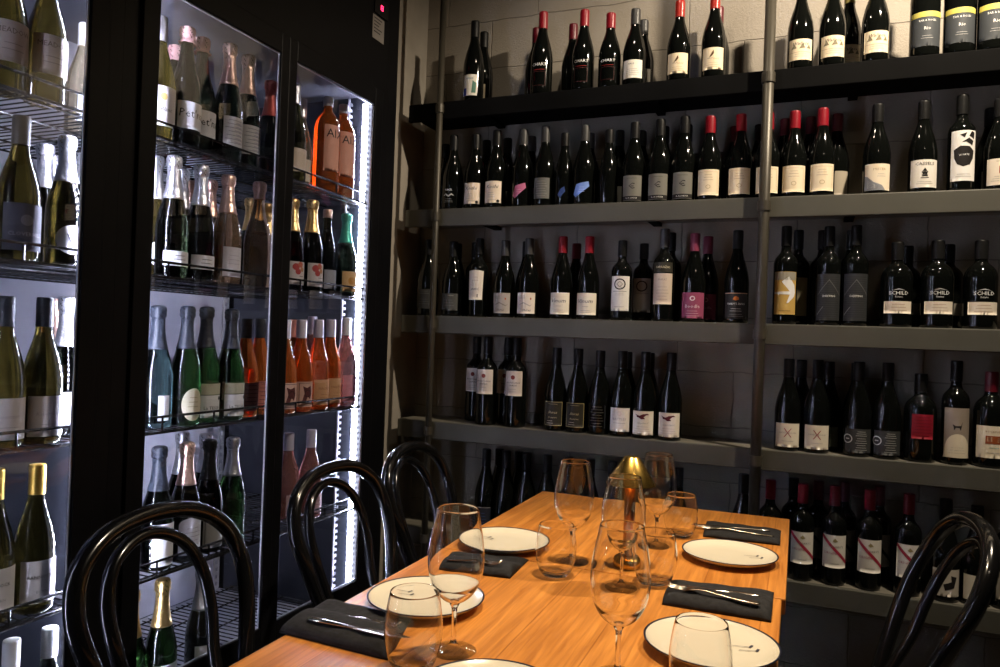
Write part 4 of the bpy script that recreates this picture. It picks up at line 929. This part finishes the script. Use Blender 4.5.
cloth = noisy((.012, .012, .013), (.022, .022, .024), 90, .85, bump=.3, spec=.2)
def napkin(pc, label, roll=.022):
    """pc: back-left, back-right, front-right, front-left pixels of the folded cloth on the table"""
    Q = [onZ(x, y, TZ) for x, y in pc]; c = sum(Q, Vector())/4
    bm = bmesh.new(); nu, nv = 26, 18; G_ = []
    rnd = random.Random(len(label))
    def hgt(u, v):
        e = min(u, 1-u)*9; ee = min(1, e)**.5
        a = min(1, v*14)**.5
        hh = .007*a
        if v > .42: hh = .007+(roll-.007)*math.sin(PI*min(1, (v-.42)/.58))**.55 if v < 1 else .0
        if v > .985: hh = .006
        return (hh*(.55+.45*ee))+.0007*math.sin(u*17+v*5)*(v > 0)
    for j in range(nv+1):
        v = j/nv; rowv = []
        for i in range(nu+1):
            u = i/nu
            a = Q[0].lerp(Q[1], u); b2 = Q[3].lerp(Q[2], u); p = a.lerp(b2, v)-c
            rowv.append((p.x, p.y, hgt(u, v)))
        G_.append(rowv)
    top = [[bm.verts.new(p) for p in r_] for r_ in G_]; bot = [[bm.verts.new((p[0], p[1], 0)) for p in r_] for r_ in G_]
    for j in range(nv):
        for i in range(nu):
            bm.faces.new((top[j][i], top[j][i+1], top[j+1][i+1], top[j+1][i])); bm.faces.new((bot[j][i], bot[j+1][i], bot[j+1][i+1], bot[j][i+1]))
    ed = [(0, i) for i in range(nu+1)]+[(j, nu) for j in range(1, nv+1)]+[(nv, i) for i in range(nu-1, -1, -1)]+[(j, 0) for j in range(nv-1, 0, -1)]
    for (j, i), (j2, i2) in zip(ed, ed[1:]+ed[:1]):
        bm.faces.new((top[j][i], bot[j][i], bot[j2][i2], top[j2][i2]))
    o = mk('napkin', bm, cloth, None, True, (c.x, c.y, TZ+.0005)); tag(o, label, 'napkin')
    return o
napkin([(672, 581), (774, 592.5), (771, 623), (662, 605)], 'black folded napkin at the near right, between the two right plates')
napkin([(707, 522), (781, 531), (780, 546), (703, 537)], 'black folded napkin at the far right corner of the table', .014)
napkin([(330, 600), (411, 619), (388, 661), (279, 633)], 'black folded napkin at the lower left table edge')
napkin([(452, 553), (529, 560), (510, 579), (436, 570)], 'black folded napkin under the rim of the far left plate', .018)

steel = pm((.62, .55, .48), .18, 1.)
def ribbon(bm, pts, seg=8):
    """pts: (x, y, z, half width, half thickness)"""
    rings = []
    for x, y, z, w, th in pts: rings.append([bm.verts.new((x, y+w*math.cos(2*PI*k/seg), z+th*math.sin(2*PI*k/seg))) for k in range(seg)])
    for a, b_ in zip(rings, rings[1:]):
        for k in range(seg): bm.faces.new((a[k], a[(k+1) % seg], b_[(k+1) % seg], b_[k]))
    bm.faces.new(rings[0]); bm.faces.new(rings[-1])
def lay(o_, a, b_, z, label, cat):
    A = onZ(*a, TZ+z); Bp = onZ(*b_, TZ+z); d = Bp-A
    o_.location = (A.x, A.y, A.z); o_.rotation_euler = (0, 0, math.atan2(d.y, d.x)); tag(o_, label, cat)
def fork(a, b_, z, label):
    """a: handle end, b: tine end (pixels)"""
    bm = bmesh.new(); Ln = (onZ(*b_, TZ+z)-onZ(*a, TZ+z)).length
    k = Ln/.19
    ribbon(bm, [(x*k, 0, zz, w, th) for x, zz, w, th in ((0, .002, .003, .001), (.006, .002, .0058, .0014), (.04, .0022, .005, .0015), (.08, .004, .0032, .0014), (.105, .0065, .0026, .0014), (.12, .0065, .004, .0012), (.132, .005, .0095, .0010), (.145, .0030, .0105, .0009))])
    for i in range(4):
        y = (-1.5+i)*.0057
        ribbon(bm, [(.1445*k, y, .0030, .0019, .0009), (.16*k, y, .0026, .0016, .0008), (.178*k, y, .0045, .0013, .0007), (.19*k, y, .0085, .0008, .0005)], 6)
    lay(mk('fork', bm, steel, None, True), a, b_, z, label, 'fork')
def knife(a, b_, z, label):
    bm = bmesh.new(); Ln = (onZ(*b_, TZ+z)-onZ(*a, TZ+z)).length; k = Ln/.2
    ribbon(bm, [(x*k, y, .0032, w, th) for x, y, w, th in ((0, 0, .002, .001), (.004, 0, .0052, .0026), (.03, 0, .0058, .0030), (.075, 0, .0045, .0026), (.092, 0, .0036, .0022), (.096, 0, .0048, .0010), (.12, .001, .0085, .0007), (.16, .001, .0090, .0006), (.185, .003, .0065, .0005), (.2, .006, .0012, .0003))])
    lay(mk('knife', bm, steel, None, True), a, b_, z, label, 'knife')
fork((760, 605), (664, 586), .0225, 'fork on the near right napkin, handle pointing right')
knife((760, 598), (668, 586), .0125, 'knife on the near right napkin, behind the fork')
fork((774, 537), (694, 527), .013, 'fork on the far right napkin')
knife((770, 532), (692, 525), .008, 'knife on the far right napkin, nearer the shelves')
fork((317, 613), (398, 629), .0105, 'fork on the lower left napkin, curved neck upward')
knife((308, 620), (408, 641), .0205, 'knife on the lower left napkin, in front of the fork')
fork((446, 560), (502, 565), .0175, 'fork tip showing on the napkin under the far left plate')

# brass lamp
brass = pm((.62, .40, .10), .24, 1., bump=.02, bscale=300); copper = pm((.48, .20, .09), .28, 1.)
P = onZ(628, 566, TZ); t = thing('table_lamp', 'small brass cordless table lamp with a cone shade, between the wine glasses', 'lamp', (P.x, P.y, TZ+.0004))
bm = bmesh.new(); lathe(bm, [(0, 0), (.0335, 0), (.035, .002), (.035, .014), (.032, .019), (.024, .023), (.013, .025), (0, .025)], 40); mk('base', bm, brass, t, True)
bm = bmesh.new(); lathe(bm, [(0, .0252), (.0125, .0252), (.0125, .186), (0, .186)], 24); o = mk('stem', bm, copper, t, True)
bm = bmesh.new(); lathe(bm, [(.0535, .176), (.053, .1775), (.0165, .2335), (.014, .235), (0, .235), (0, .2335), (.0135, .2335), (.0155, .2325), (.052, .1765), (.0535, .176)], 48); mk('lamp_shade', bm, brass, t, True)
bm = bmesh.new(); lathe(bm, [(0, .1865), (.011, .1865), (.011, .196), (0, .200)], 20); mk('bulb', bm, emit((1, .55, .22), 14), t, True)

# ------------------------------------------------------------------ bentwood chairs
cm = pm((.0045, .0045, .005), .16, ior=1.5, spec=.5, coat=.4)
def chair(cx, cy, rz, label, lean=1.35):
    ln = lambda P: [(x-(.62 if 0 else 1)*max(0, (z-.45))*(lean-1)*.28, y, z) for x, y, z in P]
    t = thing('bentwood_chair', label, 'chair', (cx, cy, 0), rz, None)
    h = [(-.250, .165, .0), (-.225, .145, .25), (-.190, .118, .45), (-.193, .126, .52), (-.205, .152, .62), (-.220, .178, .71), (-.238, .187, .78), (-.254, .163, .843), (-.265, .095, .886), (-.269, 0, .898)]
    h = ln(h); full = [Vector(p) for p in h]+[Vector((x, -y, z)) for x, y, z in reversed(h[:-1])]
    bm = bmesh.new(); tube(bm, catmull(full, 6), .0158, 14, up=(1, 0, .15)); mk('back_hoop', bm, cm, t, True)
    h2 = [(-.165, .066, .462), (-.178, .072, .52), (-.200, .086, .62), (-.217, .100, .70), (-.233, .100, .77), (-.246, .078, .822), (-.254, .042, .850), (-.257, 0, .860)]
    h2 = [(x-.028*min(1, max(0, (z-.46)/.15)), y*1.08, z) for x, y, z in ln(h2)]; full = [Vector(p) for p in h2]+[Vector((x, -y, z)) for x, y, z in reversed(h2[:-1])]
    bm = bmesh.new(); tube(bm, catmull(full, 6), .0118, 12, up=(1, 0, .15)); mk('inner_loop', bm, cm, t, True)
    bm = bmesh.new(); lathe(bm, [(0, .436), (.150, .436), (.185, .430), (.200, .438), (.203, .450), (.198, .461), (.182, .463), (.172, .458), (0, .455)], 48); mk('seat', bm, cm, t, True)
    for s in (-1, 1):
        bm = bmesh.new(); tube(bm, catmull([(.125, .125*s, .431), (.135, .135*s, .30), (.155, .15*s, .12), (.175, .165*s, 0)], 5), [.016]*4+[.015]*4+[.013]*4+[.011]*4, 12); mk('leg', bm, cm, t, True)
    ring = [(.155*math.cos(a)-.01, .155*math.sin(a), .21) for a in [2*PI*k/32 for k in range(32)]]
    bm = bmesh.new(); tube(bm, ring, .008, 10, closed=True, up=(0, 0, 1)); mk('leg_ring', bm, cm, t, True)
    return t
chair(-.755, 1.010, R(2), 'black bentwood chair nearest the camera on the left side of the table')
chair(-.765, 1.55, R(0), 'black bentwood chair in the middle of the left side of the table')
chair(-.775, 1.962, R(2), 'black bentwood chair farthest along the left side, next to the wall shelves')
chair(-.045, 1.70, R(180+5), 'black bentwood chair on the right side of the table, in front of the striped labels', 1.7)

# ------------------------------------------------------------------ lights
def spot(loc, tgt, e, col, size=R(70), blend=.6, rad=.04):
    l = bpy.data.lights.new('spot', 'SPOT'); l.energy = e; l.color = col; l.spot_size = size; l.spot_blend = blend; l.shadow_soft_size = rad
    o = bpy.data.objects.new('spot', l); COL.objects.link(o); o.location = loc
    o.rotation_euler = (Vector(tgt)-Vector(loc)).to_track_quat('-Z', 'Y').to_euler()
def point(loc, e, col, rad=.05):
    l = bpy.data.lights.new('point', 'POINT'); l.energy = e; l.color = col; l.shadow_soft_size = rad
    o = bpy.data.objects.new('point', l); COL.objects.link(o); o.location = loc
WARM = (1, .78, .52); WM2 = (1, .84, .64)
spot((.62, 2.05, 2.88), (.30, 2.75, 1.5), 165, WM2, R(140), .5, .03)
spot((-.55, 2.05, 2.88), (-.5, 2.75, 1.5), 12, WM2, R(120), .7, .03)
spot((-.30, 1.45, 2.88), (-.30, 1.4, .75), 205, WARM, R(46), .8, .045)
spot((.55, .7, 2.85), (.1, 2.7, 1.3), 5, WM2, R(90), .8, .04)
w = bpy.data.worlds.new('world'); S.world = w; w.use_nodes = True
w.node_tree.nodes['Background'].inputs[0].default_value = (.9, .8, .7, 1); w.node_tree.nodes['Background'].inputs[1].default_value = .008
S.view_settings.view_transform = 'Standard'; S.view_settings.look = 'None'; S.view_settings.gamma = 1; S.view_settings.use_curve_mapping = False
S.view_settings.exposure = 0
S.cycles.use_denoising = True
S.cycles.max_bounces = 12; S.cycles.transmission_bounces = 10; S.cycles.transparent_max_bounces = 24; S.cycles.glossy_bounces = 6
S.cycles.sample_clamp_indirect = 4; S.cycles.caustics_refractive = True; S.cycles.caustics_reflective = False; S.cycles.blur_glossy = .5
